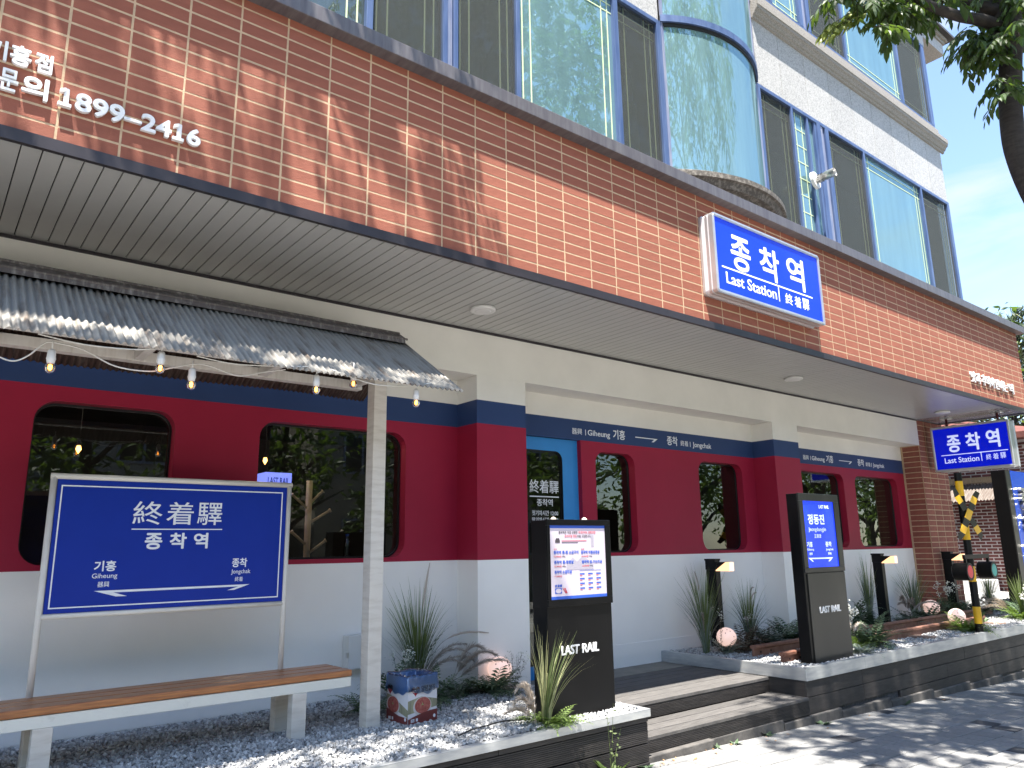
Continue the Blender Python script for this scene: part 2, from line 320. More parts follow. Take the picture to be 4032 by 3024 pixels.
def text_mesh(body, box, plane, depth=0.004, bold=0.0, shear=0.0, base=0.0, spacing=1.0):
    smear = bold if bold > .013 else 0; bold = 0 if smear else bold
    """text fitted into box (u0,u1,z0,z1). plane=('y',Y): reads along +x, faces -y. plane=('x',X): reads along -y, faces -x."""
    cu = bpy.data.curves.new('lettering', 'FONT'); cu.body = body; cu.extrude = 0.5; cu.offset = bold; cu.shear = shear
    cu.space_character = spacing; cu.resolution_u = 4
    o = bpy.data.objects.new('tmp', cu); COL.objects.link(o)
    dg = bpy.context.evaluated_depsgraph_get(); me = bpy.data.meshes.new_from_object(o.evaluated_get(dg))
    bpy.data.objects.remove(o); bpy.data.curves.remove(cu)
    n = len(me.vertices); a = np.empty(n * 3); me.vertices.foreach_get('co', a); a = a.reshape(-1, 3)
    mn, mxx = a.min(0), a.max(0); u = (a[:, 0] - mn[0]) / (mxx[0] - mn[0]); w = (a[:, 1] - mn[1]) / (mxx[1] - mn[1]); d = (a[:, 2] + 0.5)
    u0, u1, z0, z1 = box; out = np.empty_like(a); sx = abs(u1 - u0) / (mxx[0] - mn[0])
    if smear:
        k = smear * min(sx, (z1 - z0) / (mxx[1] - mn[1])); su = 1 if u1 > u0 else -1; u0 += su * k; u1 -= su * k; z0 += k; z1 -= k
    if plane[0] == 'y':
        out[:, 0] = u0 + u * (u1 - u0); out[:, 1] = plane[1] - d * depth; out[:, 2] = z0 + w * (z1 - z0)
    else:
        out[:, 1] = u0 + u * (u1 - u0); out[:, 0] = plane[1] - d * depth; out[:, 2] = z0 + w * (z1 - z0)
    if smear:
        import bmesh
        me.vertices.foreach_set('co', out.ravel()); me.update(); bm = bmesh.new(); bm.from_mesh(me); g0 = bm.verts[:] + bm.edges[:] + bm.faces[:]
        dirs = [(1, 0), (-1, 0), (0, 1), (0, -1), (.7, .7), (-.7, -.7), (.7, -.7), (-.7, .7)]
        for i, (ax, az) in enumerate(dirs):
            g = bmesh.ops.duplicate(bm, geom=g0)['geom']; vv = [e for e in g if isinstance(e, bmesh.types.BMVert)]; dd = -(i + 1) * 0.00006
            bmesh.ops.translate(bm, verts=vv, vec=(ax * k, dd, az * k) if plane[0] == 'y' else (dd, ax * k, az * k))
        bm.to_mesh(me); bm.free(); me.materials.clear(); me.update(); return me
    me.vertices.foreach_set('co', out.ravel()); me.materials.clear(); me.update(); me.validate()
    return me
def text(body, box, plane, mat, parent, depth=0.004, bold=0.0, shear=0.0, name='lettering', spacing=1.0):
    return link(name, text_mesh(body, box, plane, depth, bold, shear, spacing=spacing), mat, parent)

def rrect(x0, x1, z0, z1, r, n=6):
    pts = []
    for cx, cz, a0 in ((x1 - r, z1 - r, 0), (x0 + r, z1 - r, 90), (x0 + r, z0 + r, 180), (x1 - r, z0 + r, 270)):
        for i in range(n + 1):
            a = R(a0 + 90 * i / n); pts.append((cx + r * math.cos(a), cz + r * math.sin(a)))
    return pts
def holed_panel(x0, x1, z0, z1, Y, holes):
    outer = [Vector((x0, z0, 0)), Vector((x1, z0, 0)), Vector((x1, z1, 0)), Vector((x0, z1, 0))]
    loops = [outer] + [[Vector((p[0], p[1], 0)) for p in h][::-1] for h in holes]
    tris = tessellate_polygon(loops); flat = [p for l in loops for p in l]
    mb = MB(); mb.add([(p[0], Y, p[1]) for p in flat], tris); return mb
def ring(mb, outer, inner, y, mi=0):
    n = len(outer); mb.add([(p[0], y, p[1]) for p in outer] + [(p[0], y, p[1]) for p in inner], [(i, (i + 1) % n, (i + 1) % n + n, i + n) for i in range(n)], mi)
def band(mb, loop, y0, y1, mi=0):
    n = len(loop); mb.add([(p[0], y0, p[1]) for p in loop] + [(p[0], y1, p[1]) for p in loop], [(i, (i + 1) % n, (i + 1) % n + n, i + n) for i in range(n)], mi)
def offs(x0, x1, z0, z1, r, d, n=6): return rrect(x0 + d, x1 - d, z0 + d, z1 - d, max(0.01, r - d), n)

def in_view(p, margin=0.0):
    v = Vector(p) - Vector((0, 0, 1.5)); c = v.dot(fwd)
    if c <= 0.1: return False, 0
    x = v.dot(rr) / c * 2946.28; y = v.dot(uu) / c * 2946.28
    return (abs(x) < 2016 + margin and abs(y) < 1512 + margin), c

# ================================================================== SETTING
def gz(x): return 0.158 - 0.0333 * max(-30.0, min(40.0, x))
mb = MB()
xs = [-400, -30, 0, 20, 40, 400]; ys = [-400, -7.4, -0.95, 30, 400]
for i in range(5):
    for j in range(4):
        z = lambda x, y: gz(x) - 0.20
        mb.add([(xs[i], ys[j], z(xs[i], 0)), (xs[i + 1], ys[j], z(xs[i + 1], 0)), (xs[i + 1], ys[j + 1], z(xs[i + 1], 0)), (xs[i], ys[j + 1], z(xs[i], 0))], [(0, 1, 2, 3)])
struct(ob('ground', mb, ground_m))
def slab(name, x0, x1, y0, y1, dz, th, m):
    b = MB(); b.add([(x0, y0, gz(x0) + dz - th), (x1, y0, gz(x1) + dz - th), (x1, y1, gz(x1) + dz - th), (x0, y1, gz(x0) + dz - th), (x0, y0, gz(x0) + dz), (x1, y0, gz(x1) + dz), (x1, y1, gz(x1) + dz), (x0, y1, gz(x0) + dz)],
                    [(0, 3, 2, 1), (4, 5, 6, 7), (0, 1, 5, 4), (1, 2, 6, 5), (2, 3, 7, 6), (3, 0, 4, 7)]); return struct(ob(name, b, m))
slab('road', -29, 39, -7.2, -0.95, -0.13, 0.06, road_m)
slab('kerb', -29, 39, -0.95, -0.80, -0.004, 0.15, kerb_m)
slab('far_pavement', -29, 39, -10.5, -7.2, -0.004, 0.15, paver_m)
pav = slab('pavement', -12, 28, -0.80, 3.96, -0.007, 0.10, joint_m)
b = MB()
for k in range(-6, 10): b.add([(k * 3.0, -4.15, gz(k * 3.0) - .126), (k * 3.0 + 1.6, -4.15, gz(k * 3.0 + 1.6) - .126), (k * 3.0 + 1.6, -4.02, gz(k * 3.0 + 1.6) - .126), (k * 3.0, -4.02, gz(k * 3.0) - .126)], [(0, 1, 2, 3)])
struct(ob('road_marking', b, sign_white))
# pavers 0.205 m pitch, running bond along x
PP = 0.2055
def paver_mesh(nm, h=0.0):
    w = PP / 2 - 0.004; c = 0.004; m_ = MB()
    m_.add([(-w, -w, -.02), (w, -w, -.02), (w, w, -.02), (-w, w, -.02), (-w, -w, -c + h), (w, -w, -c + h), (w, w, -c + h), (-w, w, -c + h), (-w + c, -w + c, h), (w - c, -w + c, h), (w - c, w - c, h), (-w + c, w - c, h)],
           [(0, 1, 5, 4), (1, 2, 6, 5), (2, 3, 7, 6), (3, 0, 4, 7), (4, 5, 9, 8), (5, 6, 10, 9), (6, 7, 11, 10), (7, 4, 8, 11), (8, 9, 10, 11)]); return m_.mesh(nm)
pm = [paver_mesh('paver', h) for h in (0, 0.0012, -0.0012)]; pmd = paver_mesh('paver')
for m_ in pm: m_.materials.append(paver_m)
pmd.materials.append(paver_d)
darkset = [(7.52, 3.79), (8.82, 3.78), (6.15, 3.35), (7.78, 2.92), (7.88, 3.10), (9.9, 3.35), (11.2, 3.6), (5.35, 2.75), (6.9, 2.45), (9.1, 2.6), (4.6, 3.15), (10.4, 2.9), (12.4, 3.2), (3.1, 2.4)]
cells = []
ny = int((3.96 + 0.8) / PP)
for j in range(ny):
    y = 3.86 - j * PP
    sh = (j % 2) * PP / 2
    for i in range(-58, 136):
        cells.append((i * PP + sh, y))
def near_dark(x, y): return any(abs(x - a) < PP * 0.5 and abs(y - b_) < PP * 0.5 for a, b_ in darkset)
vis = []; rest = []
for x, y in cells:
    ok, c = in_view((x, y, gz(x)), 60)
    (vis if ok else rest).append((c, x, y))
vis.sort(); parts = vis[:295]; rest += vis[295:]
sl = math.atan(-0.0333)
for c, x, y in parts:
    d = near_dark(x, y)
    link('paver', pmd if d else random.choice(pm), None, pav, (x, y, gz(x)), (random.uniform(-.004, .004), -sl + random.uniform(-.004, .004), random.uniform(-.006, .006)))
base_v = np.array([v.co[:] for v in pm[0].vertices]); base_f = [tuple(p.vertices) for p in pm[0].polygons]
def joined(name, items, bv, bf, m, parent):
    """items: list of 4x4 numpy transforms"""
    T = np.array(items); n = len(T); k = len(bv)
    hv = np.c_[bv, np.ones(k)]; V = np.einsum('nij,kj->nki', T, hv)[..., :3].reshape(-1, 3)
    me = bpy.data.meshes.new(name); F = []
    me.vertices.add(n * k); me.vertices.foreach_set('co', V.ravel())
    lt = np.array([len(f) for f in bf]); idx = np.concatenate([np.array(f) for f in bf])
    L = (idx[None, :] + (np.arange(n) * k)[:, None]).ravel(); tot = np.tile(lt, n); st = np.concatenate([[0], np.cumsum(tot)[:-1]])
    me.loops.add(len(L)); me.loops.foreach_set('vertex_index', L); me.polygons.add(len(tot)); me.polygons.foreach_set('loop_start', st); me.polygons.foreach_set('loop_total', tot)
    me.polygons.foreach_set('use_smooth', np.zeros(len(tot), bool)); me.update(calc_edges=True); me.validate()
    return stuff(link(name, me, m, parent))
def trs(x, y, z, rx=0, ry=0, rz=0, s=(1, 1, 1)):
    from mathutils import Euler
    m = Matrix.Translation((x, y, z)) @ Euler((rx, ry, rz)).to_matrix().to_4x4() @ Matrix.Diagonal((*s, 1)); return np.array(m)
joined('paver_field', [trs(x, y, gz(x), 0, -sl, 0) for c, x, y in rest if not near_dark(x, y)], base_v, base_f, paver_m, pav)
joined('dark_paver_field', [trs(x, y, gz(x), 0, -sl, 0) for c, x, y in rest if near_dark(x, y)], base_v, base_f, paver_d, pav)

# ================================================================== GROUND FLOOR SHOP
WY = 5.58; PYY = 5.274
ZB = 0.28; Z1 = 1.402; Z2 = 2.578; Z3 = 2.788; Z4 = 3.01; Z5 = 3.425
shop = thing('station_shop', 'train styled shop front in crimson, navy and white bands', 'shop', (6, 5.6, 0.3))
def P0(o): o.matrix_parent_inverse = Matrix.Identity(4); return o
shop.location = (0, 0, 0)
wins = [(-0.95, 0.10), (0.545, 1.400), (2.003, 3.276), (5.553, 6.155), (7.26, 8.130), (9.30, 10.61), (10.933, 12.27)]
WZ0, WZ1, WR = 1.436, 2.478, 0.13
recs = [(-3.0, 3.808), (4.366, 8.40), (8.975, 12.54)]
door_x = (4.37, 5.30)
for (xa, xb) in recs:
    hs = [rrect(a, b_, WZ0, WZ1, WR) for a, b_ in wins if a > xa - .5 and b_ < xb]
    xr = xa
    if xa > 4 and xa < 5: xr = 5.352
    ob('red_wall', holed_panel(xr, xb, Z1, Z2, WY, hs), red_w, shop, fix=False)
    m_ = MB(); m_.box(xr, xb, WY, WY + .14, ZB - .3, Z1 - .0005); ob('white_dado', m_, white_low, shop)
    m_ = MB(); m_.box(xr, xb, WY - .004, WY, 0.40, 0.40 + .125); ob('plinth_strip', m_, white_low, shop)
    m_ = MB(); m_.box(xa, xb, WY, WY + .14, Z2 + .0005, Z3 - .0005); ob('navy_band', m_, navy_w, shop)
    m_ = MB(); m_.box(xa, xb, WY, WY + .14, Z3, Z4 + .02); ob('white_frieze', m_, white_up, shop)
    if xr != xa:
        m_ = MB(); m_.box(xr - .003, xr, WY + .0005, WY + .14, Z1, Z2); ob('red_jamb', m_, red_w, shop)
# pillars and lintel
for (xa, xb) in ((3.808, 4.366), (8.40, 8.975)):
    for nm, za, zb, m in (('white_pillar', ZB - .3, Z1, white_low), ('red_pillar', Z1, Z2, red_w), ('navy_pillar', Z2, Z3, navy_w), ('ivory_pillar', Z3, Z4, white_up)):
        m_ = MB(); m_.box(xa, xb, PYY, WY + .15, za, zb); ob(nm, m_, m, shop)
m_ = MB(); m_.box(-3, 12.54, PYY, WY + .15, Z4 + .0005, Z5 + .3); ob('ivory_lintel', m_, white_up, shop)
m_ = MB(); m_.box(-3, 12.54, PYY - .012, PYY, Z5 - .022, Z5); ob('dark_cornice_strip', m_, trim_m, shop)
# windows
def shop_window(x0, x1):
    D = 0.092
    o = rrect(x0, x1, WZ0, WZ1, WR); g1 = offs(x0, x1, WZ0, WZ1, WR, .016)
    mb_ = MB(); band(mb_, o, WY, WY + D); w = ob('window', mb_, red_w, shop, fix=False)
    mb_ = MB(); ring(mb_, o, g1, WY + D); band(mb_, g1, WY + D, WY + D + .012); ob('gasket', mb_, black_g, w, fix=False)
    mb_ = MB(); mb_.add([(p[0], WY + D + .010, p[1]) for p in g1], [tuple(range(len(g1)))]); ob('pane', mb_, win_glass, w, fix=False)
for a, b_ in wins: shop_window(a, b_)
# door
dY = WY + .055
dg = rrect(4.50, 5.136, 0.42, 2.448, .09)
door = ob('door', holed_panel(4.366, 5.349, 0.30, 2.576, dY, [dg]), blue_door, shop, fix=False)
mb_ = MB(); band(mb_, dg, dY, dY + .03); dgi = rrect(4.512, 5.124, .432, 2.436, .08); ring(mb_, dg, dgi, dY + .028); ob('gasket', mb_, black_g, door, fix=False)
mb_ = MB(); mb_.add([(p[0], dY + .03, p[1]) for p in dg], [tuple(range(len(dg)))]); ob('pane', mb_, win_glass, door, fix=False)
dt = dY + .0285
text('終着驛', (4.72, 5.10, 2.025, 2.155), ('y', dt), sign_white, door, .002, .005)
mb_ = MB(); mb_.box(4.72, 5.10, dt - .002, dt, 1.985, 1.996); ob('rule', mb_, sign_white, door)
text('종착역', (4.81, 5.015, 1.898, 1.968), ('y', dt), sign_white, door, .002, .008)
text('첫기차시간 12:00', (4.745, 5.085, 1.805, 1.855), ('y', dt), sign_white, door, .002, .015)
text('막기차시간 23:00', (4.745, 5.085, 1.738, 1.788), ('y', dt), sign_white, door, .002, .015)
mb_ = MB(); mb_.box(5.19, 5.215, dY - .05, dY - .03, 1.0, 1.55); mb_.box(5.19, 5.215, dY - .03, dY, 1.02, 1.04); mb_.box(5.19, 5.215, dY - .03, dY, 1.51, 1.53); ob('handle', mb_, steel, door)
# band lettering
def band_text(dx, sc=1.0):
    F = lambda a: dx + a * sc
    y = WY + .0005
    text('器興', (F(0), F(.141), 2.635, 2.700), ('y', y), sign_white, shop, .002, .004)
    m_ = MB(); m_.box(F(.188), F(.197), y - .002, y, 2.635, 2.695); ob('rule', m_, sign_white, shop)
    text('Giheung', (F(.225), F(.555), 2.620, 2.698), ('y', y), sign_white, shop, .002, .010)
    text('기흥', (F(.603), F(.790), 2.628, 2.735), ('y', y), sign_white, shop, .002, .018)
    m_ = MB(); m_.prism([(F(.955), 2.672), (F(1.27), 2.672), (F(1.22), 2.640), (F(1.255), 2.640), (F(1.325), 2.682), (F(.955), 2.682)], y - .002, y); ob('arrow', m_, sign_white, shop)
    text('종착', (F(1.487), F(1.675), 2.628, 2.735), ('y', y), sign_white, shop, .002, .018)
    text('終着', (F(1.728), F(1.868), 2.635, 2.700), ('y', y), sign_white, shop, .002, .004)
    m_ = MB(); m_.box(F(1.90), F(1.909), y - .002, y, 2.635, 2.695); ob('rule', m_, sign_white, shop)
    text('Jongchak', (F(1.950), F(2.305), 2.620, 2.698), ('y', y), sign_white, shop, .002, .010)
band_text(5.233); band_text(9.58, 1.014)
# interior shell
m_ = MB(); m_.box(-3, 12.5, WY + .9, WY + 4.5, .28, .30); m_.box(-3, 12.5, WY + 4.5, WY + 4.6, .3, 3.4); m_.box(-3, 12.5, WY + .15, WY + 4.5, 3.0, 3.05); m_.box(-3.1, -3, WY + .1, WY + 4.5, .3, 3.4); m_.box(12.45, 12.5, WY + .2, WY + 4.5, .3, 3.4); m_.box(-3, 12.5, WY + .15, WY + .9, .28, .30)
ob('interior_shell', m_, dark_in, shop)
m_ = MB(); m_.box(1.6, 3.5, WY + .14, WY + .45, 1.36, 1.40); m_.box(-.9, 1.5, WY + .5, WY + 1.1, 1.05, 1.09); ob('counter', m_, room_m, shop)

# brick column at the right end
def brick_proto(w, h, d=.005, c=.002):
    m_ = MB(); m_.add([(0, 0, 0), (w, 0, 0), (w, 0, h), (0, 0, h), (0, -d + c, 0), (w, -d + c, 0), (w, -d + c, h), (0, -d + c, h), (c, -d, c), (w - c, -d, c), (w - c, -d, h - c), (c, -d, h - c)],
                      [(0, 1, 5, 4), (1, 2, 6, 5), (2, 3, 7, 6), (3, 0, 4, 7), (4, 5, 9, 8), (5, 6, 10, 9), (6, 7, 11, 10), (7, 4, 8, 11), (8, 9, 10, 11)]); return m_.mesh('brick')
column = thing('brick_column', 'stack bonded red brick column at the right end of the shop front', 'column')
m_ = MB(); m_.box(12.548, 13.50, 5.282, 6.9, -.3, 3.424); ob('core', m_, mortar, column)
bb = {}
def place_brick(x, y, z, w, h, m, parent, rz=0, key='b'):
    w -= .004
    k = (key, round(w, 3), round(h, 3))
    if k not in bb: bb[k] = brick_proto(w, h, .0022, .0006); bb[k].materials.append(m)
    o = link('brick', bb[k], None, parent, (x, y, z)); o.rotation_euler = (random.uniform(-.006, .006), random.uniform(-.002, .002), rz + random.uniform(-.003, .003)); return o
RH = 0.0842
for k in range(36):
    z = .40 + k * RH
    if z + .072 > 3.42: break
    for x, w in ((12.545, .262), (12.818, .262), (13.091, .262), (13.364, .128)): place_brick(x, 5.283, z, w, .072, brick_dk, column, key='c')
    for y, w in ((5.552, .262),): place_brick(12.549, y, z, w, .072, brick_dk, column, rz=-PI / 2, key='c')
# low bricks below eye line too
for k in range(1, 6):
    z = .40 - k * RH
    for x, w in ((12.545, .262), (12.818, .262), (13.091, .262)): place_brick(x, 5.283, z, w, .072, brick_dk, column, key='c')

# ================================================================== CANOPY
can = thing('brick_canopy', 'deep brick faced canopy with grey slatted soffit over the shop front', 'canopy')
FY = 3.97; CX0, CX1 = -2.5, 13.42
m_ = MB(); m_.box(CX0, CX1, FY + .0004, FY + .16, 3.44, 4.80); m_.box(CX1 - .15, CX1 - .004, FY + .16, 4.74, 3.44, 4.80); ob('mortar_backing', m_, mortar, can)
m_ = MB(); m_.prism_x([(3.925, 3.400), (3.925, 3.462), (FY + .002, 3.470), (FY + .14, 3.470), (FY + .14, 3.436), (3.955, 3.430), (3.955, 3.400)], CX0, CX1 + .01); ob('trim', m_, trim_m, can)
m_ = MB(); m_.box(CX0, CX1 + .10, 3.870, 4.10, 4.700, 4.806); m_.box(CX0, CX1 + .10, 4.10, 4.74, 4.79, 4.806); ob('coping', m_, coping_m, can, bevel=.004)
m_ = MB(); m_.box(CX0, CX1 - .15, FY + .16, 4.74, 4.60, 4.78); ob('deck_slab', m_, groove_m, can)
rows = 15; BX = .2812; BZ = .0838
fv = []; fr = []
for i in range(-9, 49):
    for k in range(rows + 1):
        x = .0575 + i * BX; z = 3.476 + k * BZ; w = BX - .0115
        if x < CX0: continue
        if x + w > CX1: w = CX1 - x
        if w < .03: continue
        ok, c = in_view((x + .14, FY, z + .03), 0)
        (fv if ok else fr).append((c, x, z, w))
fv.sort(); parts = fv[:298]; fr += fv[298:]
bproto = []
for q in range(3):
    me = brick_proto(BX - .0115, BZ - .0125, .0045 + .0002 * q, .0004); me.materials.append(brick_m); bproto.append(me)
for c, x, z, w in parts:
    o = link('brick', random.choice(bproto), None, can, (x + random.uniform(-.001, .001), FY + .004, z + random.uniform(-.0008, .0008)), (random.uniform(-.004, .003), random.uniform(-.002, .002), random.uniform(-.002, .002)))
    if abs(w - (BX - .0115)) > .001: o.scale = (w / (BX - .0115), 1, 1)
bv = np.array([v.co[:] for v in bproto[1].vertices]); bf = [tuple(p.vertices) for p in bproto[1].polygons]
joined('brick_field', [trs(x + random.uniform(-.001, .001), FY + .004, z + random.uniform(-.0008, .0008), random.uniform(-.004, .003), random.uniform(-.002, .002), random.uniform(-.002, .002), (w / (BX - .0115), 1, 1)) for c, x, z, w in fr], bv, bf, brick_m, can)
ritems = [trs(CX1 - .004, 4.00 + q * BX, 3.474 + k * BZ, 0, 0, PI / 2, (1, 1, 1)) for q in range(2) for k in range(rows + 1)]
joined('side_brick_field', ritems, bv, bf, brick_m, can)
# soffit planks
m_ = MB(); m_.box(CX0, CX1 - .02, 3.956, 5.275, Z5 + .010, Z5 + .05); ob('soffit_backing', m_, groove_m, can)
pw = .0893; pl = MB(); c = .002
pl.add([(0, 3.957, .009), (pw - .006, 3.957, .009), (pw - .006, 5.262, .009), (0, 5.262, .009), (0, 3.957, c), (pw - .006, 3.957, c), (pw - .006, 5.262, c), (0, 5.262, c), (c, 3.957, 0), (pw - .006 - c, 3.957, 0), (pw - .006 - c, 5.262, 0), (c, 5.262, 0)],
       [(0, 4, 5, 1), (1, 5, 6, 2), (2, 6, 7, 3), (3, 7, 4, 0), (4, 8, 9, 5), (5, 9, 10, 6), (6, 10, 11, 7), (7, 11, 8, 4), (8, 11, 10, 9)])
plm = pl.mesh('soffit_plank'); plm.materials.append(soffit_m)
x = CX0 + .028
while x < 12.50:
    link('soffit_plank', plm, None, can, (x, 0, Z5 + random.uniform(-.0006, .0006))); x += pw
x0g = x
m2 = pl.mesh('soffit_plank_glossy'); m2.materials.append(soffit_g)
while x + pw < CX1 - .03:
    link('glossy_soffit_plank', m2, None, can, (x, 0, Z5)); x += pw
m_ = MB(); m_.box(x, CX1 - .0, 3.957, 5.28, Z5 - .012, Z5 + .01); m_.box(12.54, CX1, 5.262, 5.29, Z5 - .010, Z5 + .01); ob('edge_trim', m_, trim_m, can)

def ceiling_light(x, y, label):
    t = thing('ceiling_light', label, 'light', (x, y, Z5), 'round lights on the soffit')
    b = MB(); b.lathe((0, 0, 0), [(.09, 0), (.105, -.004), (.105, -.022), (.098, -.028), (.086, -.028)], 32); ob('housing', b, plastic_w, t, smooth=True)
    b = MB(); b.lathe((0, 0, 0), [(.086, -.026), (.05, -.030), (0.001, -.031)], 32); ob('diffuser', b, plastic_w, t, smooth=True)
ceiling_light(3.48, 4.73, 'round white ceiling light on the soffit, nearest of three')
ceiling_light(8.03, 4.70, 'round white ceiling light between the wall sign and the hanging sign')
ceiling_light(12.09, 4.69, 'round white ceiling light on the glossy soffit end')

# fascia letters
def digit_feet(t):
    for xa, xb, sx_ in ((.322, .380, .0), (.853, .910, 0)):
        b = MB(); b.box(xa, xb, FY - .031, FY - .005, 3.658, 3.675); b.prism([(xa + .004, 3.728), (xa + .028, 3.738), (xa + .028, 3.757), (xa + .004, 3.745)], FY - .031, FY - .005); ob('lettering', b, letter_m, t)
BOLD_ = .026
def letters(name, label, items, cat='lettering'):
    t = thing(name, label, cat)
    for body, box in items: text(body, box, ('y', FY - .005), letter_m, t, .020, BOLD_, name='lettering')
letters('branch_lettering', 'raised white Korean letters above the phone number on the brick', [('기', (.02, .097, 3.800, 3.903)), ('흥', (.108, .195, 3.800, 3.905)), ('점', (.210, .284, 3.802, 3.905))])
letters('phone_number_lettering', 'raised white phone number 1899-2416 at the left of the brick fascia', [('문', (.080, .156, 3.652, 3.765)), ('의', (.170, .280, 3.654, 3.770)), ('1899–2416', (.345, .998, 3.658, 3.758))])
phone_t = bpy.data.objects['phone_number_lettering']; digit_feet(phone_t)
BOLD_ = .012
letters('slogan_lettering', 'small raised white Korean slogan near the right corner of the fascia', [('맛과', (11.30, 11.63, 3.655, 3.81)), ('추억이', (11.69, 12.11, 3.655, 3.81)), ('만나는', (12.17, 12.635, 3.655, 3.81)), ('역', (12.69, 12.87, 3.655, 3.81))])

# lit sign on the brick
def sign_cabinet(t, plane, u0, u1, z0, z1, depth, fy, jong, chak, yeok, line, last, vb, hs, facem, fr=.035):
    pass
ws = thing('wall_sign', 'blue rectangular lightbox with silver frame fixed on the brick fascia', 'sign')
x0, x1, z0, z1 = 5.205 + .21, 7.235, 3.715, 4.48; yf = 3.815
b = MB(); lp = rrect(x0, x1, z0, z1, .035, 5); b.prism(lp, yf + .012, FY - .002); ob('cabinet', b, alu_w, ws, bevel=.003)
def frame_ring(b, x0, x1, z0, z1, w, ya, yb, r=.03):
    o = rrect(x0, x1, z0, z1, r, 5); i = rrect(x0 + w, x1 - w, z0 + w, z1 - w, .004, 5)
    ring(b, o, i, ya); band(b, o, ya, yb); band(b, i, ya, ya + .012)
b = MB(); frame_ring(b, x0 - .004, x1 + .004, z0 - .004, z1 + .004, .034, yf, yf + .045); frame_ring(b, x0 + .006, x1 - .006, z0 + .006, z1 - .006, .012, yf - .006, yf + .002); ob('frame', b, alu_m, ws)
b = MB(); frame_ring(b, x0 - .004, x1 + .004, z0 - .004, z1 + .004, .02, yf + .06, yf + .085); frame_ring(b, x0 - .005, x1 + .005, z0 - .005, z1 + .005, .02, yf + .13, yf + .155); ob('side_rib', b, alu_m, ws)
b = MB(); b.box(x0 + .02, x1 - .02, yf + .008, yf + .014, z0 + .02, z1 - .02); ob('face', b, lit_blue, ws)
yt = yf + .008
for body, bx_, bo in (('종', (5.672, 5.982, 3.992, 4.336), .02), ('착', (6.135, 6.465, 4.000, 4.338), .02), ('역', (6.605, 6.921, 4.008, 4.352), .02), ('Last Station', (5.568, 6.375, 3.826, 3.938), .012), ('終', (6.528, 6.660, 3.818, 3.930), .004), ('着', (6.692, 6.812, 3.818, 3.934), .004), ('驛', (6.842, 6.962, 3.820, 3.940), .004)):
    text(body, bx_, ('y', yt), lit_text, ws, .002, bo)
b = MB(); b.box(5.516, 7.043, yt - .002, yt, 3.970, 3.985); b.box(6.412, 6.425, yt - .002, yt, 3.818, 3.966); ob('rule', b, lit_text, ws)

# hanging sign (faces -x)
hsn = thing('hanging_sign', 'blue double faced lightbox hanging by a rod from the canopy corner', 'sign')
HX = 12.75
def frx(b, ya, yb, z0, z1, w, xa, xb):
    b.box(xa, xb, ya, yb, z0, z0 + w); b.box(xa, xb, ya, yb, z1 - w, z1); b.box(xa, xb, ya, ya + w, z0 + w, z1 - w); b.box(xa, xb, yb - w, yb, z0 + w, z1 - w)
b = MB(); b.box(HX + .012, HX + .218, 4.055, 5.165, 2.585, 3.275); ob('cabinet', b, alu_m, hsn, bevel=.02)
b = MB(); frx(b, 4.045, 5.172, 2.575, 3.285, .036, HX - .004, HX + .03); ob('frame', b, alu_m, hsn, bevel=.008)
b = MB(); frx(b, 4.045, 5.172, 2.575, 3.285, .036, HX + .20, HX + .234); ob('frame', b, alu_m, hsn, bevel=.008)
b = MB(); b.box(HX + .004, HX + .010, 4.075, 5.145, 2.605, 3.255); ob('face', b, lit_blue2, hsn)
b = MB(); b.box(HX + .219, HX + .226, 4.075, 5.145, 2.605, 3.255); ob('back_face', b, lit_blue2, hsn)
for body, bx_, bo in (('종', (4.945, 4.748, 2.865, 3.135), .03), ('착', (4.672, 4.462, 2.872, 3.145), .03), ('역', (4.380, 4.196, 2.882, 3.160), .03), ('Last Station', (5.010, 4.515, 2.700, 2.785), .012), ('終', (4.417, 4.345, 2.702, 2.790), .004), ('着', (4.323, 4.248, 2.704, 2.793), .004), ('驛', (4.222, 4.149, 2.706, 2.796), .004)):
    text(body, bx_, ('x', HX + .004), lit_text, hsn, .002, bo)
b = MB(); b.box(HX + .001, HX + .004, 4.109, 5.051, 2.822, 2.834); b.box(HX + .001, HX + .004, 4.474, 4.484, 2.695, 2.83); ob('rule', b, lit_text, hsn)
b = MB(); b.tube([(12.86, 4.22, 3.27), (12.86, 4.22, 3.42)], .018, 12); b.tube([(12.86, 4.95, 3.27), (12.86, 4.95, 3.42)], .018, 12); ob('rod', b, M('maroon_rod', (0.10, .01, .012), .5), hsn, smooth=True)
b = MB(); b.box(12.79, 12.93, 4.15, 4.29, 3.412, 3.424); b.box(12.79, 12.93, 4.88, 5.02, 3.412, 3.424); ob('mount_plate', b, alu_m, hsn)

# cctv
cc = thing('security_camera', 'white dome bullet security camera on a bracket under the canopy corner', 'camera')
b = MB(); b.box(13.16, 13.34, 3.80, 3.93, 3.34, 3.42); b.tube([(13.25, 3.84, 3.34), (13.25, 3.82, 3.26)], .03, 12); ob('bracket', b, plastic_w, cc, bevel=.01)
b = MB(); b.sm = True; b.lathe((13.22, 3.80, 3.19), [(.001, -.075), (.035, -.065), (.056, -.045), (.062, 0), (.056, .045), (.035, .065), (.001, .075)], 20, 'x'); ob('housing', b, plastic_w, cc, smooth=True)
b = MB(); b.lathe((13.22, 3.80, 3.19), [(.040, -.070), (.030, -.078), (.001, -.080)], 20, 'x'); ob('lens', b, dark_hole, cc, smooth=True)

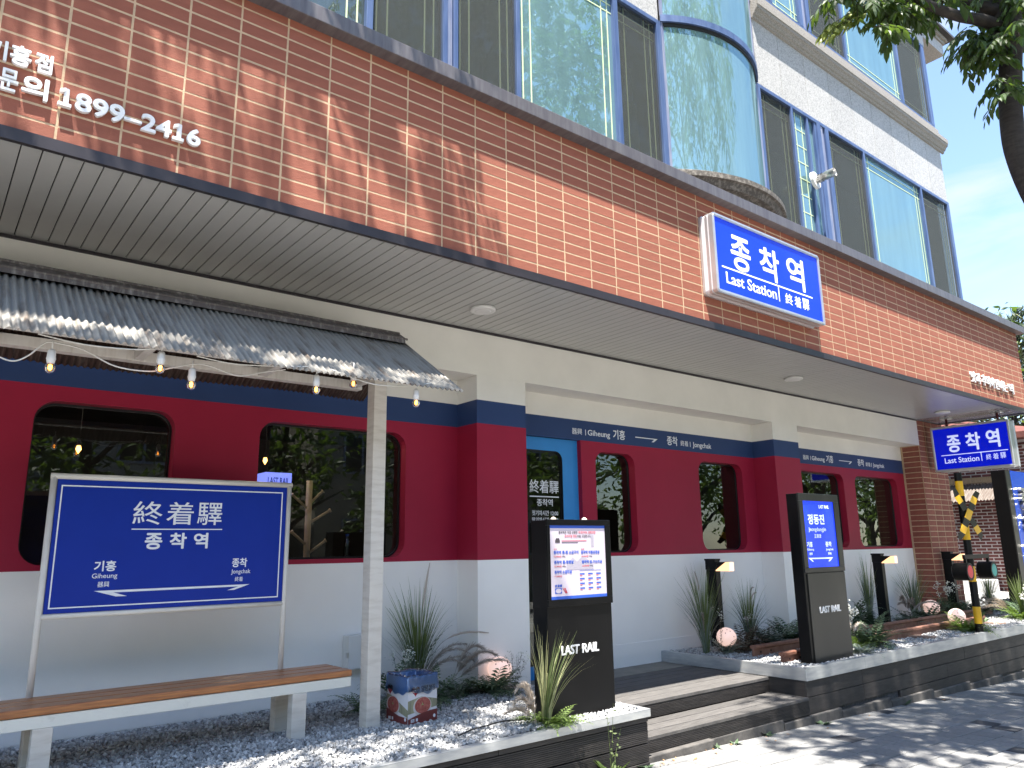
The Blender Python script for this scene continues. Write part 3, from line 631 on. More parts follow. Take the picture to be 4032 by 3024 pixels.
# ================================================================== UPPER BUILDING
ub = thing('granite_building', 'upper storeys of pale granite with blue framed windows and curved bay', 'building')
UY = 4.75; UX1 = 13.70
H2 = 7.345; C0, C1 = 8.31, 8.70; B3 = 8.755; H3 = 10.455
def wallbox(x0, x1, z0, z1, y=UY, nm='wall', m=granite, d=.3):
    b = MB(); b.box(x0, x1, y, y + d, z0, z1); return ob(nm, b, m, ub)
# backing shell
m_ = MB(); m_.box(-3, UX1, UY + .012, UY + .30, H2 + .03, C1 + .03); m_.box(UX1 - .3, UX1, UY + .3, 11, 4.8, 11); m_.box(-3, UX1, 10.8, 11, 3.4, 11); m_.box(-3, UX1, UY + .012, UY + .3, H3 + .02, 11.0)
m_.box(-3, UX1 - .3, UY + .3, 10.8, 4.45, 4.6); m_.box(-3, UX1 - .3, UY + .3, 10.8, 7.5, 7.6); m_.box(-3, UX1 - .3, UY + .3, 10.8, 10.7, 10.8); m_.box(-3.1, -3, UY, 11, 3.4, 11)
m_.box(13.50, UX1, 6.9, 11, -.3, 4.8); m_.box(-3.1, -3.0, PYY, 11, -.3, 3.4)
ob('wall', m_, M('dark_granite_backing', (.13, .125, .12), .85, var=.2), ub)
# granite panels second floor spandrel
pxs = [7.90, 8.53, 9.18, 9.84, 10.50, 11.14, 11.79, 12.44, 13.08, UX1]
def panels(xs_, z0, z1):
    for a, b_ in zip(xs_[:-1], xs_[1:]):
        b = MB(); b.box(a + .005, b_ - .005, UY, UY + .011, z0, z1); ob('granite_panel', b, granite, ub)
panels(pxs, H2 + .003, C0 + .02)
panels([-3 + .65 * k for k in range(14)] + [6.03], H2 + .003, C0 + .02)
panels([7.9 + .66 * k for k in range(9)] + [UX1], H3 + .005, 10.99)
panels([-3 + .65 * k for k in range(14)] + [6.03], H3 + .005, 10.99)
# cornice: stepped moulding in lengths
prof = [(UY, C0), (UY - .03, C0 + .01), (UY - .035, C0 + .04), (UY - .055, C0 + .05), (UY - .075, C0 + .09), (UY - .105, C0 + .115), (UY - .11, C0 + .15), (UY - .12, C0 + .155), (UY - .12, C0 + .235), (UY, C0 + .25)]
for a, b_ in ((7.93, 9.08), (9.085, 10.41), (10.415, 11.73), (11.735, 13.05), (13.055, UX1 + .10)):
    b = MB(); b.prism_x(prof, a, b_); ob('cornice', b, granite_m, ub)
for a, b_ in ((-3, 0), (.005, 3), (3.005, 6.0)):
    b = MB(); b.prism_x(prof, a, b_); ob('cornice', b, granite_m, ub)
m_ = MB(); m_.box(-3, UX1 + .02, UY - .02, UY + .3, C0 + .25, B3 - .0); ob('upper_sill', m_, granite_m, ub)
# eave
m_ = MB(); m_.box(12.6, 14.62, UY + .0, 9, 10.69, 10.93); ob('eave_box', m_, granite, ub)
m_ = MB(); m_.box(12.55, 14.67, UY - .03, 9, 10.93, 10.99); m_.box(12.5, 14.71, UY - .07, 9, 10.99, 11.05); ob('eave_moulding', m_, granite_m, ub)
m_ = MB(); m_.add([(12.0, UY - .16, 11.05), (14.85, UY - .16, 11.05), (14.85, 9.5, 11.05), (12.0, 9.5, 11.05), (12.0, UY - .16, 11.10), (14.85, UY - .16, 11.10), (12.8, 7, 12.3), (12.0, 7, 12.3), (14.85, 9.5, 11.1), (12.0, 9.5, 11.1)],
               [(0, 1, 2, 3), (0, 4, 5, 1), (4, 7, 6, 5), (1, 5, 8, 2), (5, 6, 8), (6, 7, 9, 8), (0, 3, 9, 7, 4)]); ob('roof', m_, roof_m, ub)
m_ = MB(); m_.box(-3, 12.6, UY - .10, 9, 10.99, 11.10); ob('roof_edge', m_, roof_m, ub)
# ---- windows
def upper_window(x0, x1, z0, z1, cells):
    """cells: (xa, xb, kind) kind in sky, screen, pale, mull, wmull"""
    b = MB(); b.box(x0, x1, UY - .01, UY + .05, z1 - .055, z1); b.box(x0, x1, UY - .01, UY + .05, z0, z0 + .05)
    for xa, xb, k in cells:
        if k == 'mull': b.box(xa, xb, UY - .012, UY + .05, z0 + .05, z1 - .055)
    fr = ob('window', b, frame_b, ub, bevel=.004)
    for xa, xb, k in cells:
        if k == 'wmull':
            q = MB(); w = (xb - xa)
            q.box(xa, xa + w * .30, UY - .012, UY + .05, z0 + .05, z1 - .055); q.box(xa + w * .70, xb, UY - .012, UY + .05, z0 + .05, z1 - .055); ob('mullion', q, frame_b, fr, bevel=.003)
            q = MB(); q.box(xa + w * .34, xa + w * .50, UY + .0, UY + .05, z0 + .05, z1 - .055); q.box(xa + w * .54, xa + w * .66, UY + .012, UY + .05, z0 + .05, z1 - .055); ob('mullion', q, frame_g, fr)
            continue
        if k == 'mull': continue
        gm = {'sky': sky_glass, 'screen': pale_glass, 'pale': pale_glass, 'grid': sky_glass}[k]
        yg = UY + .035 if k in ('sky', 'pale', 'grid') else UY + .055
        q = MB(); q.add([(xa, yg, z0), (xb, yg, z0), (xb, yg, z1), (xa, yg, z1)], [(0, 1, 2, 3)]); ob('pane', q, gm, fr, fix=False)
        q = MB()
        def mv(x, w=.014): q.box(x, x + w, yg - .004, yg - .001, z0 + .05, z1 - .06)
        def mh(z, w=.014): q.box(xa, xb, yg - .0045, yg - .0015, z, z + w)
        if k == 'grid':
            W_ = xb - xa
            for fx in (.16, .42): mv(xa + W_ * fx)
            zz = z0 + .15
            while zz < z1 - .1: q.box(xa, xa + W_ * .55, yg - .0045, yg - .0015, zz, zz + .014); zz += .245
            q2 = MB(); q2.box(xa + W_ * .58, xa + W_ * .66, UY, UY + .05, z0, z1); q2.box(xa + W_ * .90, xb, UY, UY + .05, z0, z1); ob('sash', q2, frame_b, fr)
        else:
            mv(xa + .05); mv(xa + .15); mv(xb - .07); mv(xb - .16)
            mh(z1 - .16); mh(z1 - .26); mh(z0 + .12); mh(z0 + .22)
        ob('muntin', q, muntin_m, fr)
        if k == 'screen':
            q = MB(); q.add([(xa, UY + .02, z0), (xb, UY + .02, z0), (xb, UY + .02, z1), (xa, UY + .02, z1)], [(0, 1, 2, 3)]); ob('insect_screen', q, screen_m, fr, fix=False)
    return fr
z0w = 4.92
def backing(x0, x1, z0, z1):
    b = MB(); b.box(x0, x1, UY + .9, UY + .92, z0, z1); return ob('curtain', b, curtain_m, ub)
upper_window(-3, 6.047, z0w, H2, [(-3, -1.2, 'sky'), (-1.2, -1.1, 'mull'), (-1.1, .4, 'sky'), (.4, .5, 'mull'), (.5, 1.0, 'screen'), (1.0, 1.06, 'mull'), (1.06, 2.362, 'pale'), (2.362, 2.42, 'mull'), (2.42, 3.088, 'screen'), (3.088, 3.242, 'wmull'), (3.242, 3.90, 'screen'), (3.90, 3.947, 'mull'), (3.947, 5.25, 'sky'), (5.25, 5.315, 'mull'), (5.315, 5.955, 'screen'), (5.955, 6.047, 'mull')])
upper_window(7.89, 13.72, z0w, H2, [(7.89, 7.978, 'mull'), (7.978, 8.690, 'screen'), (8.690, 8.735, 'mull'), (8.735, 9.345, 'grid'), (9.345, 9.662, 'wmull'), (9.662, 10.665, 'screen'), (10.665, 10.71, 'mull'), (10.71, 12.59, 'sky'), (12.59, 12.645, 'mull'), (12.645, 13.635, 'screen'), (13.635, 13.72, 'mull')])
upper_window(7.95, 13.62, B3, H3, [(7.95, 8.03, 'mull'), (8.03, 8.46, 'screen'), (8.46, 8.50, 'mull'), (8.50, 9.20, 'sky'), (9.20, 9.50, 'wmull'), (9.50, 10.50, 'screen'), (10.50, 10.55, 'mull'), (10.55, 12.40, 'sky'), (12.40, 12.455, 'mull'), (12.455, 13.50, 'screen'), (13.50, 13.62, 'mull')])
upper_window(-3, 6.03, B3, H3, [(-3, 0, 'sky'), (0, .1, 'mull'), (.1, 3, 'sky'), (3, 3.1, 'mull'), (3.1, 5.9, 'sky'), (5.9, 6.03, 'mull')])
for a, b_ in ((-2.9, 6.0), (7.95, 13.35)):
    backing(a, b_, 4.62, 7.4); backing(a, b_, 8.6, 10.6)
m_ = MB(); m_.box(6.00, 6.04, UY, UY + 1, 4.6, 10.9); m_.box(7.90, 7.94, UY, UY + 1, 4.6, 10.9); m_.box(13.34, 13.38, UY + .06, UY + .9, 4.8, 10.6); ob('cross_wall', m_, room_m, ub)
m_ = MB(); m_.box(6.04, 7.90, UY + .9, UY + .93, 4.6, 10.9); ob('curtain', m_, curtain_m, ub)
# boxes stored on the sill behind the dark pane by the bay
t = thing('stored_box', 'pale stacked boxes leaning behind the dark pane left of the bay', 'box')
b = MB(); b.box(5.45, 5.80, UY + .20, UY + .50, 5.6, 6.3); b.box(5.50, 5.76, UY + .22, UY + .5, 6.32, 6.75); ob('carton', b, carton_w, t, bevel=.01)
# ---- curved bay
cxb, sag = 6.965, .31
half = .935; rad = (half ** 2 + sag ** 2) / (2 * sag); yc = UY - sag + rad; am = math.asin(half / rad)
def arc(r_, n=28, a_=am): return [(cxb + r_ * math.sin(-a_ + 2 * a_ * i / n), yc - r_ * math.cos(-a_ + 2 * a_ * i / n)) for i in range(n + 1)]
def curved(r1, r2, z0, z1, n=28, a_=am):
    o = arc(r1, n, a_); i_ = arc(r2, n, a_); m1 = MB()
    vs = [(x, y, z) for z in (z0, z1) for (x, y) in o + i_]; k = n + 1; fs = []
    for j in range(n):
        fs += [(j, j + 1, 2 * k + j + 1, 2 * k + j), (k + j + 1, k + j, 3 * k + j, 3 * k + j + 1), (2 * k + j, 2 * k + j + 1, 3 * k + j + 1, 3 * k + j), (j + 1, j, k + j, k + j + 1)]
    fs += [(0, 2 * k, 3 * k, k), (k - 1, 2 * k - 1, 4 * k - 1, 3 * k - 1)]
    m1.add(vs, fs); return m1
bay = ob('bay_window', curved(rad + .012, rad - .03, 5.42, 5.47), frame_b, ub)
def cglass(z0, z1, m):
    p = arc(rad - .008); m1 = MB(); k = len(p); m1.add([(x, y, z0) for x, y in p] + [(x, y, z1) for x, y in p], [(j, j + 1, k + j + 1, k + j) for j in range(k - 1)]); ob('curved_pane', m1, m, bay, smooth=True, fix=False)
cglass(5.47, 7.30, sky_glass); cglass(7.42, 10.4, sky_glass)
ob('rail', curved(rad + .03, rad - .03, 7.335, 7.42), frame_b, bay); ob('rail_shade_strip', curved(rad + .004, rad - .03, 7.29, 7.335), dark_hole, bay)  # solid dark strip below the rail, shade put into its colour
for z0_, z1_, rr_ in ((7.62, 7.66, .02), (8.0, 8.06, .06), (8.06, 8.2, .02)): ob('inner_moulding', curved(rad - .16 + rr_, rad - .3, z0_, z1_), granite_m, bay)
ob('inner_spandrel', curved(rad - .2, rad - .3, 7.42, 8.0), granite, bay)
b = MB(); b.box(6.03, 6.065, UY - .02, UY + .05, 5.3, 10.9); b.box(7.865, 7.90, UY - .02, UY + .05, 5.3, 10.9); ob('side_frame', b, frame_g, bay)
ledge = MB()
o1 = arc(rad + .20, 28, am * .98)
for (r1, z1_), (r2, z2_) in zip(((rad - .03, 5.42), (rad + .17, 5.42), (rad + .20, 5.40), (rad + .20, 5.34), (rad + .17, 5.33), (rad + .13, 5.27), (rad + .08, 5.26), (rad + .02, 5.14)), ((rad + .17, 5.42), (rad + .20, 5.40), (rad + .20, 5.34), (rad + .17, 5.33), (rad + .13, 5.27), (rad + .08, 5.26), (rad + .02, 5.14), (rad - .3, 5.12))):
    a1 = arc(r1); a2 = arc(r2); k = len(a1); ledge.add([(x, y, z1_) for x, y in a1] + [(x, y, z2_) for x, y in a2], [(j, j + 1, k + j + 1, k + j) for j in range(k - 1)])
ob('ledge', ledge, M('dark_weathered_stone', (0.085, 0.075, 0.065), 0.85, col2=(0.22, 0.20, 0.175), scale=25, bump=0.4, ramp=(.45, .65)), bay, fix=False)
# vent pipe
vp = thing('vent_pipe', 'short metal flue pipe poking out of the narrow upper window', 'pipe')
c_ = Vector((9.06, 4.70, 6.30)); d_ = Vector((.10, -1, .10)).normalized()
b = MB(); b.tube([c_ + d_ * -.02, c_ + d_ * .02], [.125, .12], 24); ob('flange', b, plastic_w, vp, smooth=False)
b = MB(); b.tube([c_, c_ + d_ * .14, c_ + d_ * .141, c_ + d_ * .27], [.052, .052, .058, .058], 20, cap=False); b.tube([c_ + d_ * .27, c_ + d_ * .22], [.058, .046], 20, cap=False); ob('pipe', b, steel, vp, smooth=True)
b = MB(); b.tube([c_ + d_ * .21, c_ + d_ * .22], .050, 16)
for q in range(12):
    a = 2 * PI * q / 12
    for h in (.06, .10): b.lathe(tuple(c_ + d_ * h + Vector((.057 * math.cos(a), 0, .057 * math.sin(a)))), [(.001, -.006), (.009, 0), (.001, .006)], 6)
ob('perforation', b, dark_hole, vp)

# ================================================================== DECK, PLANTERS
GZ = .40
stp = thing('entrance_steps', 'two dark timber steps with grooved risers between the planters', 'steps')
def board(name, x0, x1, y0, y1, z0, z1, m, parent, grooves=0, face='y', bev=.003):
    b = MB(); 
    if grooves and face == 'y':
        h = (z1 - z0) / grooves; b.box(x0, x1, y0 + .005, y1, z0, z1)
        for g in range(grooves): b.box(x0, x1, y0, y0 + .006, z0 + g * h + h * .2, z0 + (g + 1) * h - h * .12)
        return ob(name, b, m, parent)
    if grooves and face == 'z':
        w = (y1 - y0) / grooves; b.box(x0, x1, y0, y1, z0, z1 - .004)
        for g in range(grooves): b.box(x0, x1, y0 + g * w + w * .12, y0 + (g + 1) * w - w * .12, z1 - .005, z1)
        return ob(name, b, m, parent)
    b.box(x0, x1, y0, y1, z0, z1); return ob(name, b, m, parent, bevel=bev)
SX0, SX1 = 4.24, 6.415
ys_ = [4.29, 4.42, 4.555, 4.69, 4.825, 4.96, 5.09, 5.215]
for a, b_ in zip(ys_[:-1], ys_[1:]): board('deck_board', SX0, SX1, a + .003, b_ - .004, .272, .300 + random.uniform(-.001, .001), deck_m, stp)
for a, b_ in ((3.90, 4.025), (4.03, 4.155), (4.16, 4.285)): board('deck_board', SX0, SX1, a + .003, b_ - .003, .145, .170, deck_m, stp)
board('riser', SX0, SX1, 4.296, 4.32, .172, .272, board_m, stp, grooves=9)
board('riser', SX0, SX1, 3.905, 3.93, .03, .145, board_m, stp, grooves=10)
board('riser', SX0, SX1, 3.905, 3.93, -.09, .024, board_m, stp)
b = MB(); b.box(SX0, SX1, 4.34, 5.2, -.1, .268); b.box(SX0, SX1, 3.935, 4.29, -.1, .14); ob('carcass', b, groove_m, stp)
m_ = MB(); m_.box(4.366, 6.49, 5.216, WY + .3, -.1, .302); struct(ob('threshold', m_, sill_m))
# left planter
lp_ = thing('left_planter', 'low gravel planter with silver edging and ribbed dark boards, left of the steps', 'planter')
LX = 4.23; LY = 3.80
b = MB(); b.box(-3, LX, LY, LY + .012, .335, .385); b.box(-3, LX, LY, LY + .045, .380, .387); b.box(LX - .012, LX, LY + .012, 5.27, .335, .385); b.box(LX - .045, LX, LY + .045, 5.27, .380, .387); ob('metal_edging', b, galv, lp_, bevel=.002)
board('board', -3, 2.9, LY + .018, LY + .05, .300, .332, board_m, lp_); board('board', 2.905, LX - .012, LY + .018, LY + .05, .300, .332, board_m, lp_)
for za, zb in ((.165, .295), (.045, .158)):
    for xa, xb in ((-3, -.2), (-.195, 2.35), (2.355, LX - .014)): board('board', xa, xb, LY + .022, LY + .05, za, zb, board_m, lp_, grooves=11)
board('board', -3, LX - .014, LY + .015, LY + .05, -.10, .040, board_m, lp_)
b = MB(); b.box(LX - .035, LX - .010, LY + .05, 4.6, .0, .332); ob('end_board', b, board_m, lp_)
b = MB(); b.box(-3, LX - .04, LY + .052, WY, -.1, GZ - .025); ob('gravel_bed', b, stone_base, lp_)
# right planter
rp_ = thing('right_planter', 'long raised planter with silver edging on smooth dark boards, right of the steps', 'planter')
RX, RY, RX1 = 6.42, 3.91, 15.6
b = MB()
for xa, xb in ((RX, 7.47), (7.472, 10.4), (10.402, RX1)): b.box(xa, xb, RY, RY + .012, .302, .408)
b.box(RX, RX1, RY, RY + .05, .404, .411); b.box(RX, RX + .012, RY + .012, WY, .302, .408); b.box(RX, RX + .05, RY + .05, WY, .404, .411); ob('metal_edging', b, galv, rp_, bevel=.002)
for r_i, (za, zb) in enumerate(((.165, .298), (.022, .160), (-.118, .016))):
    cuts = {0: [RX + .004, 7.42, 9.8, 12.6, RX1], 1: [RX + .004, 7.43, 9.3, 11.7, RX1], 2: [8.15, 10.2, 12.9, RX1]}[r_i]
    for a, b_ in zip(cuts[:-1], cuts[1:]): board('board', a, b_ - .004, RY + .016, RY + .045, za, zb, board_m, rp_)
board('board', 8.15, RX1, RY + .022, RY + .045, -.26, -.122, board_m, rp_)
b = MB(); b.box(RX + .004, RX + .03, RY + .045, 4.30, .168, .298); b.box(RX + .004, RX + .03, RY + .045, 4.0, .0, .162); ob('end_board', b, board_m, rp_)
b = MB(); b.box(RX + .03, RX1 - .02, RY + .046, WY + .0, -.3, GZ - .03); ob('gravel_bed', b, stone_base, rp_)
# old kerb stones along the pavement
kb = thing('kerb_stone_row', 'row of weathered kerb stones under the planter boards', 'kerb')
x = -3.0
while x < 15:
    w = .95 if x > 5 else 1.0; z = gz(x + w / 2); top = z + .075 if x > 4.2 else z + .05
    b = MB(); b.box(x + .006, x + w - .006, 3.90 if x > 4.1 else 3.855, 3.955 if x < 6.3 else 3.98, z - .15, top); o = ob('kerb_stone', b, kerb_m, kb, bevel=.008)
    x += w

# ---- gravel
def pebbles(name, x0, x1, y0, y1, step, size, zf, keep=None):
    ico = [(-1, 0, .62), (1, 0, .62), (0, 1, .62), (0, -1, .62), (-.8, .8, -.5), (.8, .8, -.5), (.8, -.8, -.5), (-.8, -.8, -.5)]
    nx = int((x1 - x0) / step); ny_ = int((y1 - y0) / step)
    X, Y = np.meshgrid(x0 + (np.arange(nx) + .5) * step, y0 + (np.arange(ny_) + .5) * step)
    X = (X + rng.uniform(-.6, .6, X.shape) * step).ravel(); Y = (Y + rng.uniform(-.6, .6, Y.shape) * step).ravel()
    m = (X > x0) & (X < x1) & (Y > y0) & (Y < y1)
    if keep is not None: m &= keep(X, Y)
    X, Y = X[m], Y[m]; n = len(X)
    s = size * rng.uniform(.55, 1.25, n)
    base = np.array([(-1, -1, -1), (1, -1, -1), (1, 1, -1), (-1, 1, -1), (-1, -1, 1), (1, -1, 1), (1, 1, 1), (-1, 1, 1)], float) * .62
    V = base[None] * rng.uniform(.55, 1.25, (n, 8, 3)); V[..., 2] *= rng.uniform(.5, .9, n)[:, None]
    q = rng.normal(size=(n, 4)); q /= np.linalg.norm(q, axis=1)[:, None]; w, x_, y_, z_ = q.T
    Rm = np.stack([1 - 2 * (y_ ** 2 + z_ ** 2), 2 * (x_ * y_ - w * z_), 2 * (x_ * z_ + w * y_), 2 * (x_ * y_ + w * z_), 1 - 2 * (x_ ** 2 + z_ ** 2), 2 * (y_ * z_ - w * x_), 2 * (x_ * z_ - w * y_), 2 * (y_ * z_ + w * x_), 1 - 2 * (x_ ** 2 + y_ ** 2)], -1).reshape(n, 3, 3)
    V = np.einsum('nij,nkj->nki', Rm, V) * s[:, None, None]
    Z = zf(X, Y) + rng.uniform(-.012, .006, n)
    V += np.stack([X, Y, Z], -1)[:, None, :]
    F = [(0, 3, 2, 1), (4, 5, 6, 7), (0, 1, 5, 4), (1, 2, 6, 5), (2, 3, 7, 6), (3, 0, 4, 7)]
    me = bpy.data.meshes.new(name); me.vertices.add(n * 8); me.vertices.foreach_set('co', V.ravel())
    idx = np.array(F).ravel(); L = (idx[None] + (np.arange(n) * 8)[:, None]).ravel(); npoly = n * 6
    me.loops.add(len(L)); me.loops.foreach_set('vertex_index', L); me.polygons.add(npoly); me.polygons.foreach_set('loop_start', np.arange(npoly) * 4); me.polygons.foreach_set('loop_total', np.full(npoly, 4)); me.polygons.foreach_set('use_smooth', np.zeros(npoly, bool))
    me.update(calc_edges=True)
    o = link(name, me, stone_w); return stuff(o)
wav = lambda X, Y: GZ - .010 + .008 * np.sin(X * 3.1 + 1) * np.cos(Y * 4.3)
pebbles('gravel', -.6, LX - .05, LY + .05, WY - .01, .0168, .0150, wav, keep=lambda X, Y: ~((X > 3.80) & (Y > PYY)))
pebbles('gravel', RX + .05, 12.54, RY + .05, WY - .01, .0215, .0155, wav, keep=lambda X, Y: ~((X > 8.39) & (X < 8.98) & (Y > PYY)))
pebbles('gravel', 12.5, 15.5, RY + .05, 5.27, .034, .020, wav)

# ================================================================== SHELTER
sh = thing('shelter', 'small platform shelter with rusty corrugated gable roof on white posts', 'shelter')
for px in (2.412, -1.9):
    b = MB(); b.box(px, px + .098, 4.545, 4.645, GZ - .03, 2.70); ob('post', b, white_wood, sh, bevel=.004)
b = MB(); b.box(-1.95, 2.60, 4.555, 4.635, 2.70, 2.78); ob('beam', b, white_beam, sh, bevel=.003)
b = MB(); b.box(-1.95, 2.56, 5.02, 5.10, 2.680, 2.745); ob('beam', b, white_beam, sh, bevel=.003)
b = MB(); b.box(-1.95, 2.56, 4.12, 4.18, 2.555, 2.61); ob('beam', b, white_beam, sh, bevel=.003)
for x in (.98, 1.765, 2.45, .2, -.58, -1.36):
    b = MB(); b.box(x, x + .055, 4.32, 5.02, 2.685, 2.742); ob('joist', b, white_beam, sh, bevel=.002)
    b = MB(); b.box(x + .01, x + .045, 4.63, 4.66, 2.78, 2.94); ob('king_post', b, white_beam, sh)
def corrugated(x0, x1, p0, p1, pitch=.0362, amp=.0075, ny_=5, sp=8):
    n = int((x1 - x0) / pitch * sp); v = []; f = []
    p0 = Vector(p0); p1 = Vector(p1); dirv = (p1 - p0); nrm = Vector((0, -dirv.z, dirv.y)).normalized() if True else None
    for j in range(ny_ + 1):
        t = j / ny_
        for i in range(n + 1):
            x = x0 + (x1 - x0) * i / n; a = amp * math.sin(2 * PI * x / pitch) + .004 * math.sin(x * 3 + t * 2)
            e = 0 if j < ny_ else .006 * math.sin(x * 5.3)
            c = p0.lerp(p1, t) + nrm * a; v.append((x, c.y + e * dirv.normalized().y, c.z + e * dirv.normalized().z))
    for j in range(ny_):
        for i in range(n): k = j * (n + 1) + i; f.append((k, k + 1, k + n + 2, k + n + 1))
    m = MB(); m.add(v, f); return m
for (xa, xb, dz) in ((-2.1, .52, .003), (.50, 2.70, 0)):
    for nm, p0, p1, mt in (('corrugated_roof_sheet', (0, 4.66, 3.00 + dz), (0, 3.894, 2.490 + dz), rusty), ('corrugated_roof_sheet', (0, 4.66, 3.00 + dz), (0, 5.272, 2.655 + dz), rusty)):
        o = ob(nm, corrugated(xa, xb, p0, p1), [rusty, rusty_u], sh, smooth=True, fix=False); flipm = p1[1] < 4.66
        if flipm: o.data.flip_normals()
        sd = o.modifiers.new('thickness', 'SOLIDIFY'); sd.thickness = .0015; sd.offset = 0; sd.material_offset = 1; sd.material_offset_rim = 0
b = MB(); b.prism_x([(4.56, 2.955), (4.57, 3.00), (4.645, 3.045), (4.675, 3.045), (4.75, 3.00), (4.76, 2.955), (4.74, 2.985), (4.66, 3.028), (4.58, 2.985)], -2.1, 2.66)
b.tube([(-2.1, 4.66, 3.045), (2.66, 4.66, 3.045)], .018, 8); b.tube([(-2.1, 4.57, 2.99), (2.68, 4.57, 2.99)], .008, 6); ob('ridge_cap', b, rustcap, sh)

# string lights
sl_ = thing('string_lights', 'white festoon cable with small glowing amber bulbs along the shelter roof', 'string light')
def catm(pts, n=10):
    out = []; P_ = [Vector(p) for p in pts]; P_ = [P_[0]] + P_ + [P_[-1]]
    for i in range(1, len(P_) - 2):
        p0, p1, p2, p3 = P_[i - 1:i + 3]
        for k in range(n):
            t = k / n; out.append(0.5 * ((2 * p1) + (-p0 + p2) * t + (2 * p0 - 5 * p1 + 4 * p2 - p3) * t * t + (-p0 + 3 * p1 - 3 * p2 + p3) * t ** 3))
    out.append(P_[-2]); return out
Y0 = 4.00
b = MB(); b.sm = True
b.tube(catm([(-.6, Y0, 2.40), (-.2, Y0, 2.47), (.05, Y0, 2.46), (.20, Y0, 2.39), (.28, Y0, 2.365), (.34, Y0, 2.40), (.40, Y0, 2.47), (.46, Y0, 2.475), (.56, Y0, 2.46), (.70, Y0, 2.40), (.86, Y0, 2.395), (.97, Y0, 2.43), (1.08, Y0, 2.465), (1.16, Y0, 2.46), (1.30, Y0, 2.43), (1.44, Y0, 2.47), (1.56, Y0, 2.50)], 6), .0035, 6)
b.tube(catm([(.36, 3.93, 2.49), (.55, 3.93, 2.47), (.75, 3.92, 2.475), (.86, 3.92, 2.495)], 6), .0035, 6)
b.tube(catm([(1.06, 3.93, 2.49), (1.25, 3.93, 2.475), (1.5, 3.92, 2.495), (1.66, 3.92, 2.515)], 6), .0035, 6)
b.tube(catm([(1.80, 3.93, 2.52), (2.05, 3.93, 2.47), (2.22, 3.93, 2.475), (2.38, 3.93, 2.50), (2.47, 3.92, 2.52)], 6), .0035, 6)
ob('cable', b, cable_w, sl_, smooth=True)
bulbs = [(.430, 4.00, 2.470), (.895, 3.95, 2.520), (1.062, 4.00, 2.465), (1.725, 3.95, 2.510), (2.386, 3.95, 2.505), (1.99, 4.02, 2.59)]
for (x, y, zt) in bulbs:
    b = MB(); b.tube([(x, y, zt + .015), (x, y, zt - .03)], .004, 6); b.lathe((x, y, zt - .085), [(.010, .058), (.0175, .05), (.019, .02), (.021, .012), (.019, .006), (.017, -.006), (.014, -.012)], 14); sk = ob('socket', b, plastic_w, sl_, smooth=True)
    b = MB(); b.lathe((x, y, zt - .118), [(.012, .024), (.018, .017), (.0235, .004), (.0235, -.006), (.018, -.017), (.009, -.023), (.001, -.0245)], 16); ob('bulb', b, clear_g, sk, smooth=True, fix=False)
    b = MB(); b.lathe((x, y, zt - .112), [(.004, .020), (.0085, .008), (.0085, -.010), (.003, -.016)], 8); ob('filament', b, fil_m, sk)

# ================================================================== STATION NAME SIGN
sg = thing('station_name_sign', 'blue station name board in a cream tubular frame behind the bench', 'sign')
SY = 4.95
b = MB(); b.tube([(.618, SY, GZ - .03), (.618, SY, 1.936)], .0175, 14); ob('post', b, tube_m, sg, smooth=True)
b = MB(); b.tube([(1.998, SY, GZ - .03), (1.998, SY, 1.936)], .0175, 14); ob('post', b, tube_m, sg, smooth=True)
b = MB(); b.tube([(.60, SY, 1.936), (2.016, SY, 1.936)], .0178, 14); ob('rail', b, tube_m, sg, smooth=True)
b = MB(); b.tube([(.618, SY, 1.166), (1.998, SY, 1.166)], .0160, 14); ob('rail', b, tube_m, sg, smooth=True)
b = MB(); b.box(.636, 1.980, SY - .012, SY + .012, 1.182, 1.919); ob('panel', b, blue_sign, sg)
ys = SY - .0125
b = MB(); fx0, fx1, fz0, fz1, w = .656, 1.952, 1.207, 1.887, .007
b.box(fx0, fx1, ys - .001, ys, fz0, fz0 + w); b.box(fx0, fx1, ys - .001, ys, fz1 - w, fz1); b.box(fx0, fx0 + w, ys - .001, ys, fz0 + w, fz1 - w); b.box(fx1 - w, fx1, ys - .001, ys, fz0 + w, fz1 - w); b.box(1.040, 1.566, ys - .001, ys, 1.638, 1.644)
ob('border', b, sign_white, sg)
for body, bx_, bo in (('終', (1.040, 1.205, 1.668, 1.806), .004), ('着', (1.228, 1.386, 1.668, 1.806), .004), ('驛', (1.410, 1.560, 1.668, 1.806), .004), ('종', (1.118, 1.216, 1.522, 1.619), .028), ('착', (1.258, 1.356, 1.524, 1.620), .028), ('역', (1.398, 1.484, 1.524, 1.620), .028),
                      ('기흥', (.862, .977, 1.402, 1.462), .024), ('Giheung', (.856, .987, 1.356, 1.391), .004), ('器興', (.888, .949, 1.314, 1.345), .006), ('종착', (1.642, 1.738, 1.405, 1.462), .024), ('Jongchak', (1.640, 1.762, 1.358, 1.392), .004), ('終着', (1.666, 1.716, 1.317, 1.346), .006)):
    text(body, bx_, ('y', ys), sign_white, sg, .001, bo)
b = MB(); b.prism([(.873, 1.2945), (1.761, 1.2975), (1.665, 1.266), (1.623, 1.266), (1.690, 1.286), (.975, 1.282), (1.048, 1.259), (.990, 1.259)], ys - .001, ys); ob('arrow', b, sign_white, sg)

